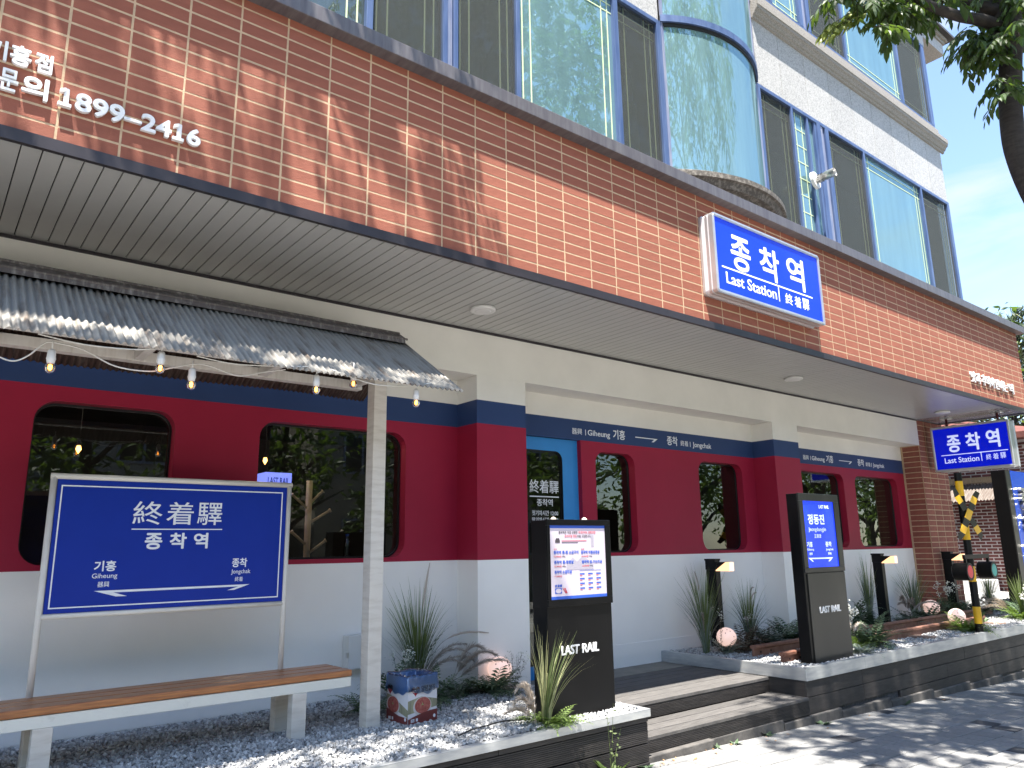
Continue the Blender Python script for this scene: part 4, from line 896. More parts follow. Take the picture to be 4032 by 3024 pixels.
# ================================================================== BENCH
bn = thing('bench', 'long bench of varnished pine planks on a white painted frame', 'bench')
for a, b_ in ((4.60, 4.71), (4.722, 4.835), (4.847, 4.955)):
    b = MB(); b.box(-.55, 2.332 - (a - 4.6) * .05, a, b_, .718, .756); ob('seat_plank', b, seat_m, bn, bevel=.005)
b = MB(); b.box(-.54, 2.330, 4.608, 4.640, .655, .714); ob('apron', b, apron_m, bn, bevel=.002)
b = MB(); b.box(-.54, 2.330, 4.915, 4.945, .655, .714); ob('apron', b, apron_m, bn, bevel=.002)
for x in (-.42, .605, 1.945):
    for y in (4.602, 4.875):
        b = MB(); b.box(x, x + .09, y + (.003 if y < 4.7 else 0), y + .075, GZ - .03, .654); ob('leg', b, white_wood, bn, bevel=.003)
    b = MB(); b.box(x + .02, x + .07, 4.641, 4.914, .66, .712); ob('cross_rail', b, white_wood, bn)

# wall junction box behind post
jb = thing('junction_box', 'grey electrical box on the white wall behind the shelter post', 'box')
b = MB(); b.box(2.74, 2.93, WY - .10, WY, .62, .86); ob('case', b, plastic_w, jb, bevel=.008)
b = MB(); b.box(2.735, 2.935, WY - .115, WY - .10, .615, .865); ob('lid', b, plastic_w, jb, bevel=.005)
b = MB(); b.box(2.725, 2.737, WY - .118, WY - .09, .70, .74); b.tube([(2.93, WY - .04, .72), (2.99, WY - .04, .76), (3.0, WY - .04, 1.30)], .006, 8); ob('clasp', b, steel, jb)

# ================================================================== CARTON AND BAG
bxc = thing('printed_carton', 'white and maroon printed sauce carton standing on the gravel by the post', 'box', (2.673, 4.478, GZ - .004))
ca, cb = Vector((2.908 - 2.673, 4.512 - 4.478 + .0, 0)), Vector((-.012, .235, 0))
wa, wb, hh = .236, .236, .283
bxc.rotation_euler = (0, 0, R(5.0))
b = MB(); b.box(0, wa, 0, wb, 0, hh * .99); b2 = MB()
b2.box(0, wa, 0, .004, 0, hh); b2.box(0, wa, wb - .004, wb, 0, hh); b2.box(0, .004, .004, wb - .004, 0, hh); b2.box(wa - .004, wa, .004, wb - .004, 0, hh); b2.box(.004, wa - .004, .004, wb - .004, 0, .004)
ob('carton', b2, carton_w, bxc)
def wavy(u0, u1, top, n=14): return [(u0, 0)] + [(u1, 0)] + [(u1 - (u1 - u0) * i / n, top - .012 * math.sin(PI * i / n) * (-1) - .02 * (i / n) + .012) for i in range(n + 1)]
def on_front(poly, m, d, nm='print'):
    b = MB(); b.prism(poly, -d, -d + .0006); return ob(nm, b, m, bxc)
def on_side(poly, m, d, nm='print'):
    b = MB(); b.prism([(p[0], p[1]) for p in poly], -d, -d + .0006)
    b.v = [(v[1], wb - v[0], v[2]) for v in b.v]; return ob(nm, b, m, bxc)
def circ(cx, cz, rx, rz, n=24): return [(cx + rx * math.cos(2 * PI * i / n), cz + rz * math.sin(2 * PI * i / n)) for i in range(n)]
def heart(cx, cz, s): return [(cx + s * (16 * math.sin(t) ** 3) / 16, cz + s * (13 * math.cos(t) - 5 * math.cos(2 * t) - 2 * math.cos(3 * t) - math.cos(4 * t)) / 15) for t in [2 * PI * i / 32 for i in range(32)]]
for fn, nm in ((on_front, 'f'), (on_side, 's')):
    off = 0 if nm == 'f' else .0
    fn([(0, .06), (wa, .085), (wa, .13), (.11, .16), (0, .14)] if nm == 'f' else [(0, .10), (wa, .04), (wa, .085), (.05, .16), (0, .165)], bamboo_m, .0008)
    cx = .115 if nm == 'f' else .07
    fn(circ(cx, .098, .074, .060), bowl_m, .0016); fn(circ(cx + .003, .104, .064, .050), sauce_m, .0024)
    fn([(cx - .014, .102), (cx, .107), (cx + .016, .103), (cx + .004, .111), (cx + .001, .124), (cx - .004, .111)], leafy, .0030)
    fn([(0, 0), (wa, 0), (wa, .068), (wa * .75, .066), (wa * .5, .058), (wa * .25, .046), (0, .030)] if nm == 'f' else [(0, 0), (wa, 0), (wa, .040), (wa * .6, .042), (wa * .3, .058), (0, .080)], carton_r, .0034)
    fn(heart(.060 if nm == 'f' else .035, .198, .032), heart_m, .0012)
    fn(circ(.212, .028, .010, .011), sign_white, .0040); fn([(.022, .010), (.050, .011), (.050, .029), (.022, .028)], sign_white, .0040); fn([(.062, .012), (.078, .012), (.078, .030), (.062, .030)], sign_white, .0040)
t1 = text_mesh('이츠웰', (.033, .088, .185, .207), ('y', -.0018), .0006, .02); link('lettering', t1, sign_white, bxc)
t1 = text_mesh('양념쌈장', (.105, .222, .188, .226), ('y', -.0012), .0006, .025); link('lettering', t1, M('carton_dark_ink', (.02, .03, .10), .5), bxc)
t1 = text_mesh('14kg', (.025, .047, .014, .025), ('y', -.0045), .0004, .01); link('lettering', t1, ink_blk, bxc)
bag = thing('plastic_bag', 'translucent blue plastic bag lining the carton with its rim folded outside', 'bag', (2.673, 4.478, GZ - .004)); bag.rotation_euler = (0, 0, R(5.0))
b = MB(); n = 72; rows_ = [(.186, .007), (.200, .012), (.24, .008), (.28, .006), (.297, .004), (.290, -.006), (.24, -.016), (.17, -.03), (.10, -.05)]
for h, o_ in rows_:
    for i in range(n):
        t = 4 * i / n; s_, u = int(t), t - int(t)
        hw = wa / 2 + o_; c0 = [(-1, -1), (1, -1), (1, 1), (-1, 1)]; p = Vector(c0[s_]).lerp(Vector(c0[(s_ + 1) % 4]), u) * hw
        wr = .0035 * math.sin(i * 1.7 + h * 60) * (1 if o_ > 0 else 2.2) + (.010 * math.sin(i * .35) if h < .19 else 0)
        q = p.normalized() * wr if h > .19 else Vector((0, 0))
        hz = h + (.012 * math.sin(i * .35 + 1) + .008 * math.sin(i * .9) if h < .19 and o_ > 0 else (.004 * math.sin(i * .5) if h > .28 else 0))
        b.v.append((wa / 2 + p.x + q.x, wb / 2 + p.y + q.y, hz))
for j in range(len(rows_) - 1):
    for i in range(n): b.f.append((j * n + i, j * n + (i + 1) % n, (j + 1) * n + (i + 1) % n, (j + 1) * n + i)); b.mi.append(0)
ob('film', b, bag_m, bag, smooth=True, fix=False)

# ================================================================== KIOSKS
k1 = thing('menu_kiosk', 'black freestanding kiosk with a lit menu poster beside the steps', 'kiosk')
KY = 3.935
b = MB(); b.box(3.425, 4.035, KY + .012, KY + .165, GZ - .03, 1.684); ob('body', b, kiosk_m, k1, bevel=.004)
b = MB()
def rectring(b, x0, x1, z0, z1, ix0, ix1, iz0, iz1, y, d):
    b.box(x0, x1, y, y + d, z0, iz0); b.box(x0, x1, y, y + d, iz1, z1); b.box(x0, ix0, y, y + d, iz0, iz1); b.box(ix1, x1, y, y + d, iz0, iz1)
rectring(b, 3.422, 4.035, 1.105, 1.688, 3.450, 3.985, 1.152, 1.648, KY - .006, .019); ob('bezel', b, kiosk_m, k1, bevel=.003)
b = MB(); b.box(3.446, 3.99, KY + .004, KY + .008, 1.148, 1.652); ob('poster', b, paper_m, k1)
yk = KY + .0035
for za_ in (1.628, 1.152):
    b = MB(); b.box(3.450, 3.985, yk - .001, yk, za_, za_ + .020); ob('poster_band', b, ink_blue, k1)
def kt(body, bx_, m, bo=.01): text(body, bx_, ('y', yk - .0005), m, k1, .0008, bo)
kt('종착역은 직접 선별한', (3.535, 3.715, 1.590, 1.609), ink_blk); kt('국내산YDL 삼원교잡', (3.722, 3.892, 1.590, 1.609), ink_red)
kt('프리미엄 한돈', (3.590, 3.708, 1.564, 1.583), ink_red); kt('만을 고집합니다.', (3.712, 3.845, 1.564, 1.583), ink_blk)
for bd, (a, c2) in (('종착역 룸-럼 소금구이', (3.485, 3.718)), ): kt(bd, (a, c2, 1.452, 1.476), ink_blue, .03)
kt('종착역 마블삼겹살', (3.742, 3.925, 1.450, 1.474), ink_blue, .03); kt('종착역 룸-항정살', (3.487, 3.668, 1.386, 1.410), ink_blue, .03); kt('종착역 점-가브리살', (3.747, 3.948, 1.384, 1.407), ink_blue, .03); kt('종착역 소갈비살', (3.488, 3.650, 1.320, 1.344), ink_blue, .03)
for x, z in ((3.487, 1.430), (3.745, 1.428), (3.488, 1.364), (3.750, 1.362)): kt('16,900원', (x, x + .066, z, z + .013), ink_red, .01); kt('180g', (x + .072, x + .105, z, z + .011), ink_blk, .005)
kt('17,900원', (3.489, 3.555, 1.298, 1.311), ink_red, .01)
kt('인기', (3.489, 3.515, 1.480, 1.491), ink_red); kt('추천', (3.745, 3.772, 1.478, 1.489), ink_red)
kt('終着驛', (3.490, 3.555, 1.231, 1.251), ink_blue, .02)
b = MB(); b.box(3.490, 3.552, yk - .001, yk, 1.190, 1.226); ob('badge', b, ink_blue, k1)
b = MB(); b.prism(circ(3.521, 1.208, .026, .015), yk - .002, yk - .001); ob('badge', b, paper_m, k1)
b = MB()
for q in range(3): b.prism([(3.556 + q * .012, 1.226), (3.562 + q * .012, 1.226), (3.592 + q * .006, 1.190), (3.586 + q * .006, 1.190)], yk - .001 - q * .0002, yk)
ob('badge_stripe', b, ink_red, k1)
b = MB(); b.box(3.725, 3.935, yk - .001, yk, 1.338, 1.3395)
for cx_ in (3.725, 3.805, 3.885):
    for cz_ in (1.310, 1.278, 1.246, 1.214):
        b.box(cx_, cx_ + .045, yk - .001, yk, cz_, cz_ + .009)
        
ob('small_print', b, ink_blue, k1)
b = MB()
for cx_ in (3.725, 3.805, 3.885):
    for cz_ in (1.302, 1.270, 1.238, 1.206): b.box(cx_, cx_ + .022, yk - .001, yk, cz_, cz_ + .004)
b.box(3.562, 3.80, yk - .001, yk, 1.539, 1.544); ob('small_print', b, ink_red, k1)
b = MB(); b.box(3.502, 3.545, yk - .001, yk, 1.528, 1.545); b.prism([(3.502, 1.545), (3.545, 1.545), (3.538, 1.560), (3.512, 1.560)], yk - .001, yk); b.box(3.562, 3.715, yk - .001, yk, 1.528, 1.532); ob('train_print', b, ink_blk, k1)
b = MB(); b.prism([(3.60, 1.375), (3.66, 1.43), (3.70, 1.40), (3.76, 1.44), (3.86, 1.38), (3.86, 1.345), (3.60, 1.345)], yk - .0008, yk); b.box(3.845, 3.872, yk - .0008, yk, 1.50, 1.58); ob('pale_drawing', b, M('menu_faint_print', (.38, .35, .41), .5), k1)
def logo(parent, x0, x1, z0, z1, y, m):
    text('LAST', (x0, x0 + (x1 - x0) * .475, z0, z1), ('y', y), m, parent, .008, .018, .12, spacing=.96); text('RAIL', (x0 + (x1 - x0) * .545, x1, z0, z1), ('y', y), m, parent, .008, .018, .12, spacing=.96)
logo(k1, 3.533, 3.885, .790, .850, KY + .010, logo_w)
for sx in (3.56, 3.86):
    b = MB(); b.lathe((sx, KY + .08, 1.684), [(.022, 0), (.020, .012), (.010, .022), (.001, .026)], 8); ob('top_ornament', b, plume_m, k1)
k2 = thing('station_kiosk', 'tall black kiosk with a lit blue station screen in the right planter', 'kiosk')
KY2 = 4.05
b = MB(); b.box(6.79, 7.535, KY2 + .012, KY2 + .13, GZ - .03, 1.982); ob('body', b, kiosk_m, k2, bevel=.004)
b = MB(); b.box(6.835, 7.530, KY2 + .002, KY2 + .014, GZ - .02, 1.215); ob('lower_panel', b, kiosk_m2, k2, bevel=.002)
b = MB(); rectring(b, 6.79, 7.535, 1.222, 1.986, 6.862, 7.440, 1.270, 1.912, KY2 - .006, .020); ob('bezel', b, kiosk_m2, k2, bevel=.004)
b = MB(); b.box(6.86, 7.445, KY2 + .005, KY2 + .009, 1.265, 1.915); ob('screen', b, screen_blue, k2)
yk = KY2 + .0045
def k2t(body, bx_, bo=.0): text(body, bx_, ('y', yk), screen_wht, k2, .0008, bo)
k2t('LAST RAIL', (7.162, 7.353, 1.842, 1.876), .02); k2t('정동진', (6.939, 7.242, 1.682, 1.784), .03); k2t('Jeongdongjin', (6.935, 7.255, 1.606, 1.655)); k2t('正東津', (7.031, 7.154, 1.550, 1.590), .004)
k2t('기흥', (6.879, 6.980, 1.464, 1.515), .02); k2t('Giheung', (6.878, 6.996, 1.425, 1.452)); k2t('器興', (6.909, 6.964, 1.388, 1.412), .004)
k2t('종착', (7.220, 7.334, 1.464, 1.515), .02); k2t('Jongchak', (7.222, 7.365, 1.422, 1.450)); k2t('終着', (7.256, 7.317, 1.386, 1.410), .004)
b = MB(); b.prism([(6.882, 1.362), (7.339, 1.360), (7.27, 1.322), (7.245, 1.322), (7.285, 1.347), (6.938, 1.349), (6.975, 1.324), (6.95, 1.324)], yk - .0008, yk); ob('arrow', b, screen_wht, k2)
logo(k2, 6.985, 7.372, .840, .902, KY2 + .002, logo_w)

# ================================================================== RAILS
def rail(x0, x1, y, label, zb=.405):
    t = thing('track_rail', label, 'rail', group='rusty rail pieces laid in the gravel')
    pr = [(-.055, 0), (.055, 0), (.055, .012), (.012, .024), (.010, .085), (.030, .094), (.030, .118), (.022, .124), (-.022, .124), (-.030, .118), (-.030, .094), (-.010, .085), (-.012, .024), (-.055, .012)]
    b = MB(); b.prism_x([(y + p[0], zb + p[1]) for p in pr], x0, x1); ob('rail_bar', b, rail_top, t, bevel=.003)
    b = MB(); b.lathe((x0 + .12, y - .012, zb + .055), [(.001, -.004), (.010, -.003), (.010, 0)], 10, 'y'); b.lathe((x0 + .30, y - .012, zb + .055), [(.001, -.004), (.010, -.003), (.010, 0)], 10, 'y'); ob('bolt_hole', b, dark_hole, t)
rail(6.83, 8.30, 4.73, 'short rusty rail nearest the wall, left of the station kiosk', .375)
rail(6.86 - .20, 7.30, 4.30, 'short rusty rail piece ending just behind the station kiosk', .365)
rail(8.52, 11.80, 4.42, 'long rusty front rail right of the station kiosk', .365)
rail(9.0, 13.3, 4.85, 'long rusty rear rail in front of the bollard lamps', .375)
for i, (x, w) in enumerate(((7.35, .2), (8.0, .2), (9.5, .2), (10.6, .2), (11.7, .2))):
    lab = ['weathered sleeper left of the station kiosk', 'weathered sleeper behind the station kiosk', 'weathered sleeper under the long rails, nearest the kiosk', 'weathered sleeper under the long rails by the striped post', 'weathered sleeper at the far end of the long rails'][i]
    b = MB(); b.box(x, x + w, 4.15, 5.05, GZ - .06, GZ + .004); tag(ob('railway_sleeper', b, sleeper_m, bevel=.008), lab, 'sleeper', 'wooden sleepers under the rails')

# ================================================================== LAMPS
def star(cx, cy, cz, r, nrm, n=5):
    nrm = Vector(nrm).normalized(); a = nrm.orthogonal().normalized(); b_ = nrm.cross(a); v = []
    for i in range(10):
        q = r if i % 2 == 0 else r * .42; v.append(Vector((cx, cy, cz)) + q * (math.cos(PI * i / 5) * a + math.sin(PI * i / 5) * b_))
    return v
def globe(x, y, r, label):
    zc = GZ + .035 + r * .94
    t = thing('globe_lamp', label, 'lamp', group='glowing pink globe lamps on the gravel')
    b = MB(); b.lathe((x, y, zc), [(r * math.sin(PI * i / 16), -r * math.cos(PI * i / 16) * .95) for i in range(17)], 28); b.v = b.v; ob('globe', b, globe_m, t, smooth=True)
    b = MB(); b.lathe((x, y, GZ - .02), [(.055, 0), (.055, .05), (.045, .065)], 20); ob('base', b, black_m, t, smooth=False)
    b = MB()
    for (az, el) in ((15, 42), (-22, 30), (30, 8), (-8, 55), (55, 35)):
        d = Vector((-.75, -1, 0)).normalized(); d.rotate(Matrix.Rotation(R(az), 3, 'Z')); n_ = Vector((d.x * math.cos(R(el)), d.y * math.cos(R(el)), math.sin(R(el)) )); c_ = Vector((x, y, zc)) + Vector((n_.x * r, n_.y * r, n_.z * r * .95)) * 1.008
        v = star(*c_, .0085, n_); b.add(v, [tuple(range(10))])
    ob('star_mark', b, star_m, t, fix=False)
globe(3.96, 5.18, .100, 'glowing pink globe lamp on the gravel left of the menu kiosk')
globe(7.00, 5.16, .105, 'glowing pink globe lamp half hidden by fern, right of the steps')
globe(12.05, 5.20, .115, 'glowing pink globe lamp with stars in front of the brick column')
globe(10.95, 4.42, .105, 'glowing pale globe lamp behind the fern by the striped post')
def bollard(x, y, label):
    t = thing('bollard_lamp', label, 'lamp', (x, y, 0), 'black bollard lamps with amber glass heads')
    b = MB(); b.box(0, .085, .06, .19, GZ - .03, 1.225); b.box(-.005, .085, .06, .195, 1.225, 1.33); ob('post', b, kiosk_m, t, bevel=.002)
    b = MB(); b.box(-.010, .09, .055, .20, 1.325, 1.345); b.prism_x([(.06, 1.225), (.06, 1.31), (-.075, 1.31)], -.004, .086); ob('cap', b, kiosk_m, t)
    b = MB(); b.prism_x([(.058, 1.222), (-.078, 1.309), (-.125, 1.309), (-.125, 1.212), (.058, 1.212)], 0, .082); ob('lamp_glass', b, amber_m, t)
    b = MB(); b.box(.001, .081, -.128, -.1255, 1.214, 1.307); ob('lamp_pane', b, amber_m2, t)
bollard(7.16, 5.30, 'black bollard lamp by the second window, nearest of the three')
bollard(10.85, 5.22, 'black bollard lamp in front of the last shop window')
bollard(12.72, 5.04, 'black bollard lamp in front of the brick column')

# ================================================================== CROSSING POST
cp = thing('crossing_signal_post', 'yellow and black striped railway crossing post with crossbuck and two round signals', 'signal')
px, py = 10.487, 3.99
cuts = [(GZ - .02, .505, 0), (.505, .705, 1), (.705, 1.005, 0), (1.005, 1.190, 1), (1.190, 1.515, 0), (1.515, 1.72, 1), (1.72, 2.06, 0), (2.06, 2.25, 1), (2.25, 2.357, 0)]
for a, b_, k in cuts:
    b = MB(); b.tube([(px, py, a), (px, py, b_)], .045 if k else .0445, 20); ob('stripe_yellow' if k else 'stripe_black', b, yellow_m if k else black_m, cp, smooth=False)
ye = py - .075
for sgn in (1, -1):
    L = .94; ang = math.atan2(.56, .66) * sgn; w = .064; pcs = [(-.5, -.37, 0), (-.37, -.235, 1), (-.235, -.095, 0), (-.095, .095, 1), (.095, .235, 0), (.235, .37, 1), (.37, .5, 0)]
    for (a, b_, k) in pcs:
        if sgn == -1 and abs(a + b_) < .01: continue
        def P_(s_, o_, sk=True):
            s_ = s_ * L; x_ = s_ * math.cos(ang) - o_ * math.sin(ang); z_ = s_ * math.sin(ang) + o_ * math.cos(ang); return (px - .02 + x_, 1.825 + z_)
        e = .03 * sgn / L * 1.4
        poly = [P_(a + e, -w), P_(b_ + e, -w), P_(b_ - e, w), P_(a - e, w)]
        if a == -.5: poly[0] = P_(a, -w * .2); 
        if b_ == .5: poly[2] = P_(b_ - .03, w * .5)
        b = MB(); b.prism(poly, ye + (.0 if sgn == 1 else .006), ye + (.004 if sgn == 1 else .010)); ob('crossbuck_piece', b, yellow_m if k else black_m, cp)
b = MB(); b.box(px - .33, px + .42, py - .075, py - .045, 1.285, 1.335); b.box(px - .31, px - .28, py - .075, py - .045, 1.22, 1.29); b.box(px + .385, px + .415, py - .075, py - .045, 1.22, 1.29); b.box(px - .015, px + .015, py - .06, py + .02, 1.29, 1.33); b.box(px - .05, px + .0, py - .07, py + .02, 1.80, 1.84); ob('signal_arm', b, black_m, cp)
for lx, m in ((10.15, redlens), (10.89, greenlens)):
    b = MB(); b.lathe((lx, 3.87, 1.135), [(.098, 0), (.105, 0), (.105, .17), (.09, .18), (.001, .18)], 28, 'y'); ob('signal_housing', b, black_m, cp, smooth=False)
    b = MB(); b.lathe((lx, 3.872, 1.135), [(.001, -.004), (.07, -.003), (.098, .002)], 28, 'y'); ob('lens', b, m, cp)

# ================================================================== PYLON
py_ = thing('pylon_sign', 'tall dark pylon sign with glossy blue face at the right edge', 'sign')
b = MB(); b.box(15.10, 16.3, 4.98, 5.20, -.4, 2.72); ob('body', b, kiosk_m, py_, bevel=.004)
b = MB(); b.box(15.10, 15.31, 4.965, 4.98, -.4, 2.72); ob('edge_strip', b, kiosk_m2, py_)
b = MB(); b.box(15.31, 16.3, 4.962, 4.98, -.4, 2.72); ob('face', b, pylon_blue, py_)
for bd, za, zb in (('종', 2.02, 2.42), ('착', 1.55, 1.95), ('역', 1.08, 1.48)):
    me = text_mesh(bd, (15.50, 15.98, za, zb), ('y', 4.962), .06, .035); link('raised_letter', me, steel, py_)
# ================================================================== BACKGROUND RIGHT
bgx = 17.5
nb = thing('neighbour_building', 'maroon brick building with white mortar beyond the shop', 'building')
m_ = MB(); m_.box(bgx, 26, 5.25, 14, -.6, 3.55); ob('wall', m_, bgmortar, nb)
m_ = MB(); m_.add([(17.1, 4.8, 3.50), (26.4, 4.8, 3.50), (26.4, 14.4, 3.50), (17.1, 14.4, 3.50), (17.1, 4.8, 3.62), (26.4, 4.8, 3.62), (26.4, 14.4, 3.62), (17.1, 14.4, 3.62), (21.7, 9.6, 5.0)], [(0, 3, 2, 1), (0, 1, 5, 4), (1, 2, 6, 5), (2, 3, 7, 6), (3, 0, 4, 7), (4, 5, 8), (5, 6, 8), (6, 7, 8), (7, 4, 8)]); ob('roof', m_, tileroof, nb)
bgv = []; bgr = []
me = brick_proto(.186, .048, .004, .001); me.materials.append(bgbrick)
for k in range(60):
    z = .12 + k * .0655
    if z > 3.43: break
    for q in range(44):
        y = 5.27 + q * .207 + (k % 2) * .1035
        if y + .2 > 13.9: continue
        ok, c = in_view((bgx, y + .1, z), 0); ok = ok and y < 7.2 and z > .4 and z < 3.0
        (bgv if ok else bgr).append((c, y, z))
bgv.sort(); bgr += bgv[290:]
for c, y, z in bgv[:290]: link('brick', me, None, nb, (bgx, y + .195, z), (0, 0, -PI / 2))
bv2 = np.array([v.co[:] for v in me.vertices]); bf2 = [tuple(p.vertices) for p in me.polygons]
joined('brick_field', [trs(bgx, y + .195, z, 0, 0, -PI / 2) for c, y, z in bgr], bv2, bf2, bgbrick, nb)
aw = corrugated(-8.2, -5.6, (0, 0, 0), (0, -1, 0), pitch=.06, amp=.014, ny_=3, sp=6)
aw.v = [(bgx - .02 + y * .55 + 0, -x, 2.66 + z + y * .36) for (x, y, z) in aw.v]
o = ob('awning', aw, M('rusted_awning', (.11, .085, .07), .8, col2=(.24, .21, .19), scale=5, stretch=(1, 12, 1), ramp=(.45, .7)), nb, smooth=True, fix=False)
m_ = MB(); m_.box(bgx - .06, bgx - .012, 5.6, 8.2, 2.68, 2.80); ob('awning_fascia', m_, M('tan_timber', (.42, .30, .18), .7, var=.2, scale=9, stretch=(1, 8, 1)), nb)
# stacked marble slabs and curb near background
ms = thing('marble_slab_stack', 'pile of pale marble slabs in front of the neighbouring brick wall', 'stone')
for (x0, x1, y0, y1, z0, z1) in ((16.4, 17.3, 5.9, 6.9, .10, .50), (16.2, 17.2, 5.2, 5.9, .10, .42), (15.8, 16.6, 4.4, 6.4, -.1, .22), (16.6, 17.3, 6.1, 6.8, .5, .74)):
    b = MB(); b.box(x0, x1, y0, y1, z0, z1); ob('slab', b, marble_m, ms, bevel=.01)
m_ = MB(); m_.box(13.0, 17.5, 5.0, 14, -.5, .1); struct(ob('side_yard', m_, kerb_m))

# ================================================================== PLANTS
def blades(n, h, spread, w=.0085, lean=(0, 0), seg=5, hv=.35, base=.03):
    b = MB()
    for _ in range(n):
        a = random.uniform(0, 2 * PI); L = h * random.uniform(1 - hv, 1.08); s = spread * random.uniform(.1, 1.0) ** .8
        d = Vector((math.cos(a), math.sin(a), 0)); side = Vector((-d.y, d.x, 0)); side.rotate(Matrix.Rotation(random.uniform(-.9, .9), 3, 'Z'))
        p0 = d * base * random.random(); droop = random.uniform(.0, .28) * s / max(spread, .01)
        v = []
        for i in range(seg + 1):
            t = i / seg; c = p0 + d * (s * t ** 1.7) + Vector((lean[0], lean[1], 0)) * t ** 1.5 + Vector((0, 0, L * (t - droop * t ** 3)))
            ww = w * (1 - t) ** .6 * .5 + .0003; v += [c - side * ww, c + side * ww]
        b.add(v, [(2 * i, 2 * i + 1, 2 * i + 3, 2 * i + 2) for i in range(seg)])
    return b
def frond(b, p0, d, L, drop, w, npair=13, tip=.9):
    d = Vector(d).normalized(); side = Vector((0, 0, 1)).cross(d).normalized(); pts = []
    for i in range(npair + 1):
        t = i / npair; pts.append(Vector(p0) + d * L * t * (1 - .15 * t) + Vector((0, 0, L * (drop[0] * t - drop[1] * t * t))))
    for i in range(1, npair):
        t = i / npair; ww = w * math.sin(PI * min(1, t * 1.15 + .12)) ** .8 + .006; tang = (pts[i + 1] - pts[i]).normalized(); th = (pts[i + 1] - pts[i]).length * .42
        for s in (1, -1):
            q = pts[i] + side * s * ww + tang * ww * .45 - Vector((0, 0, ww * .18 * random.random()))
            m = pts[i] + side * s * ww * .5 + tang * ww * .2
            b.add([pts[i] - tang * th * .7, m + tang * th * 1.1, q, m - tang * th * .9], [(0, 3, 2, 1)])
        b.add([pts[i - 1] - side * .0015, pts[i - 1] + side * .0015, pts[i] + side * .0015, pts[i] - side * .0015], [(0, 1, 2, 3)])
def fern(n, L, w, up=.9, npair=13, az=None):
    b = MB()
    n = int(n * 2.0)
    for i in range(n):
        a = (az[0] + (az[1] - az[0]) * random.random()) if az else 2 * PI * (i + random.random() * .6) / n
        frond(b, (random.uniform(-.015, .015), random.uniform(-.015, .015), 0), (math.cos(a), math.sin(a), 0), L * 1.2 * random.uniform(.55, 1.1), (up * random.uniform(.5, 1.3), up * random.uniform(.5, .9)), w * random.uniform(.8, 1.15), npair)
    return b
def plume(b, p0, d, L, h, r, n=90, curl=.5):
    n = int(n * 2.2)
    d = Vector(d).normalized(); pts = [Vector(p0) + d * (L * t ** 1.4) + Vector((0, 0, h * (t - curl * t ** 3))) for t in [i / 14 for i in range(15)]]
    for i in range(5): 
        a_, c_ = pts[i], pts[i + 1]; b.add([a_ + Vector((.002, 0, 0)), a_ - Vector((.002, 0, 0)), c_ - Vector((.0015, 0, 0)), c_ + Vector((.0015, 0, 0))], [(0, 1, 2, 3)])
    for _ in range(n):
        t = random.uniform(.30, 1); k = t * 14; i = min(13, int(k)); c = pts[i].lerp(pts[i + 1], k - i); tg = (pts[i + 1] - pts[i]).normalized()
        o = Vector((random.gauss(0, 1), random.gauss(0, 1), random.gauss(0, 1) - .3)); o -= tg * o.dot(tg); o.normalize(); rr_ = r * (1.15 - t * .55) * random.uniform(.5, 1.1)
        e = c + o * rr_ * .55 + tg * rr_ * 1.0; s = tg.cross(o).normalized() * .0024
        b.add([c - s, c + s, e + s * .3, e - s * .3], [(0, 1, 2, 3)])
def sprig(b, bl, n, h, r, fl=12, fs=.006):
    """leafy flowering stems: b for greenery, bl for blossom"""
    for _ in range(n):
        a = random.uniform(0, 2 * PI); tipv = Vector((math.cos(a) * r * random.random(), math.sin(a) * r * random.random(), h * random.uniform(.7, 1.1)))
        for i in range(10):
            t = i / 10; c = tipv * t; c2 = tipv * (t + .1); s = Vector((.0012, 0, 0)); b.add([c - s, c + s, c2 + s, c2 - s], [(0, 1, 2, 3)])
            for s_ in range(3):
                o = Vector((random.gauss(0, 1), random.gauss(0, 1), random.gauss(.3, .6))).normalized() * .03; w = o.cross(Vector((0, 0, 1))).normalized() * .004
                b.add([c, c + o * .5 + w, c + o, c + o * .5 - w], [(0, 1, 2, 3)])
        for _q in range(fl):
            c = tipv + Vector((random.gauss(0, .018), random.gauss(0, .018), random.gauss(-.012, .02))); u = Vector((random.gauss(0, 1), random.gauss(0, 1), random.gauss(0, 1))).normalized() * fs; w = u.orthogonal().normalized() * fs; z_ = u.cross(w).normalized() * fs
            bl.add([c + u, c + w, c - u, c - w, c + z_, c - z_], [(0, 1, 4), (1, 2, 4), (2, 3, 4), (3, 0, 4), (1, 0, 5), (2, 1, 5), (3, 2, 5), (0, 3, 5)])
def grass_thing(loc, label, n1, h, spread, n2=60, h2=None, plume_spec=(), spikes=()):
    t = thing('ornamental_grass', label, 'grass plant', (*loc, GZ - .01), 'artificial grass clumps along the wall')
    ob('green_blades', blades(n1, h, spread), grass_g, t, fix=False)
    if n2: ob('grey_blades', blades(n2, h2 or h * .7, spread * 1.1), grass_b, t, fix=False)
    if plume_spec:
        b = MB()
        for (d, L, hh_, r, cu) in plume_spec: plume(b, (0, 0, 0), d, L, hh_, r, 130, cu)
        ob('plume', b, plume_g, t, fix=False)
    for (d, L, hh_, cu) in spikes:
        d = Vector((*d, 0)).normalized(); pts = [d * (L * t_ ** 2.2) + Vector((0, 0, hh_ * (t_ - cu * max(0, t_ - .55) ** 2))) for t_ in [i / 14 for i in range(15)]]
        b = MB(); b.tube(pts, [.0018] * 10 + [.007, .009, .009, .007, .003], 6); ob('seed_spike', b, plume_g, t, smooth=True)
    return t
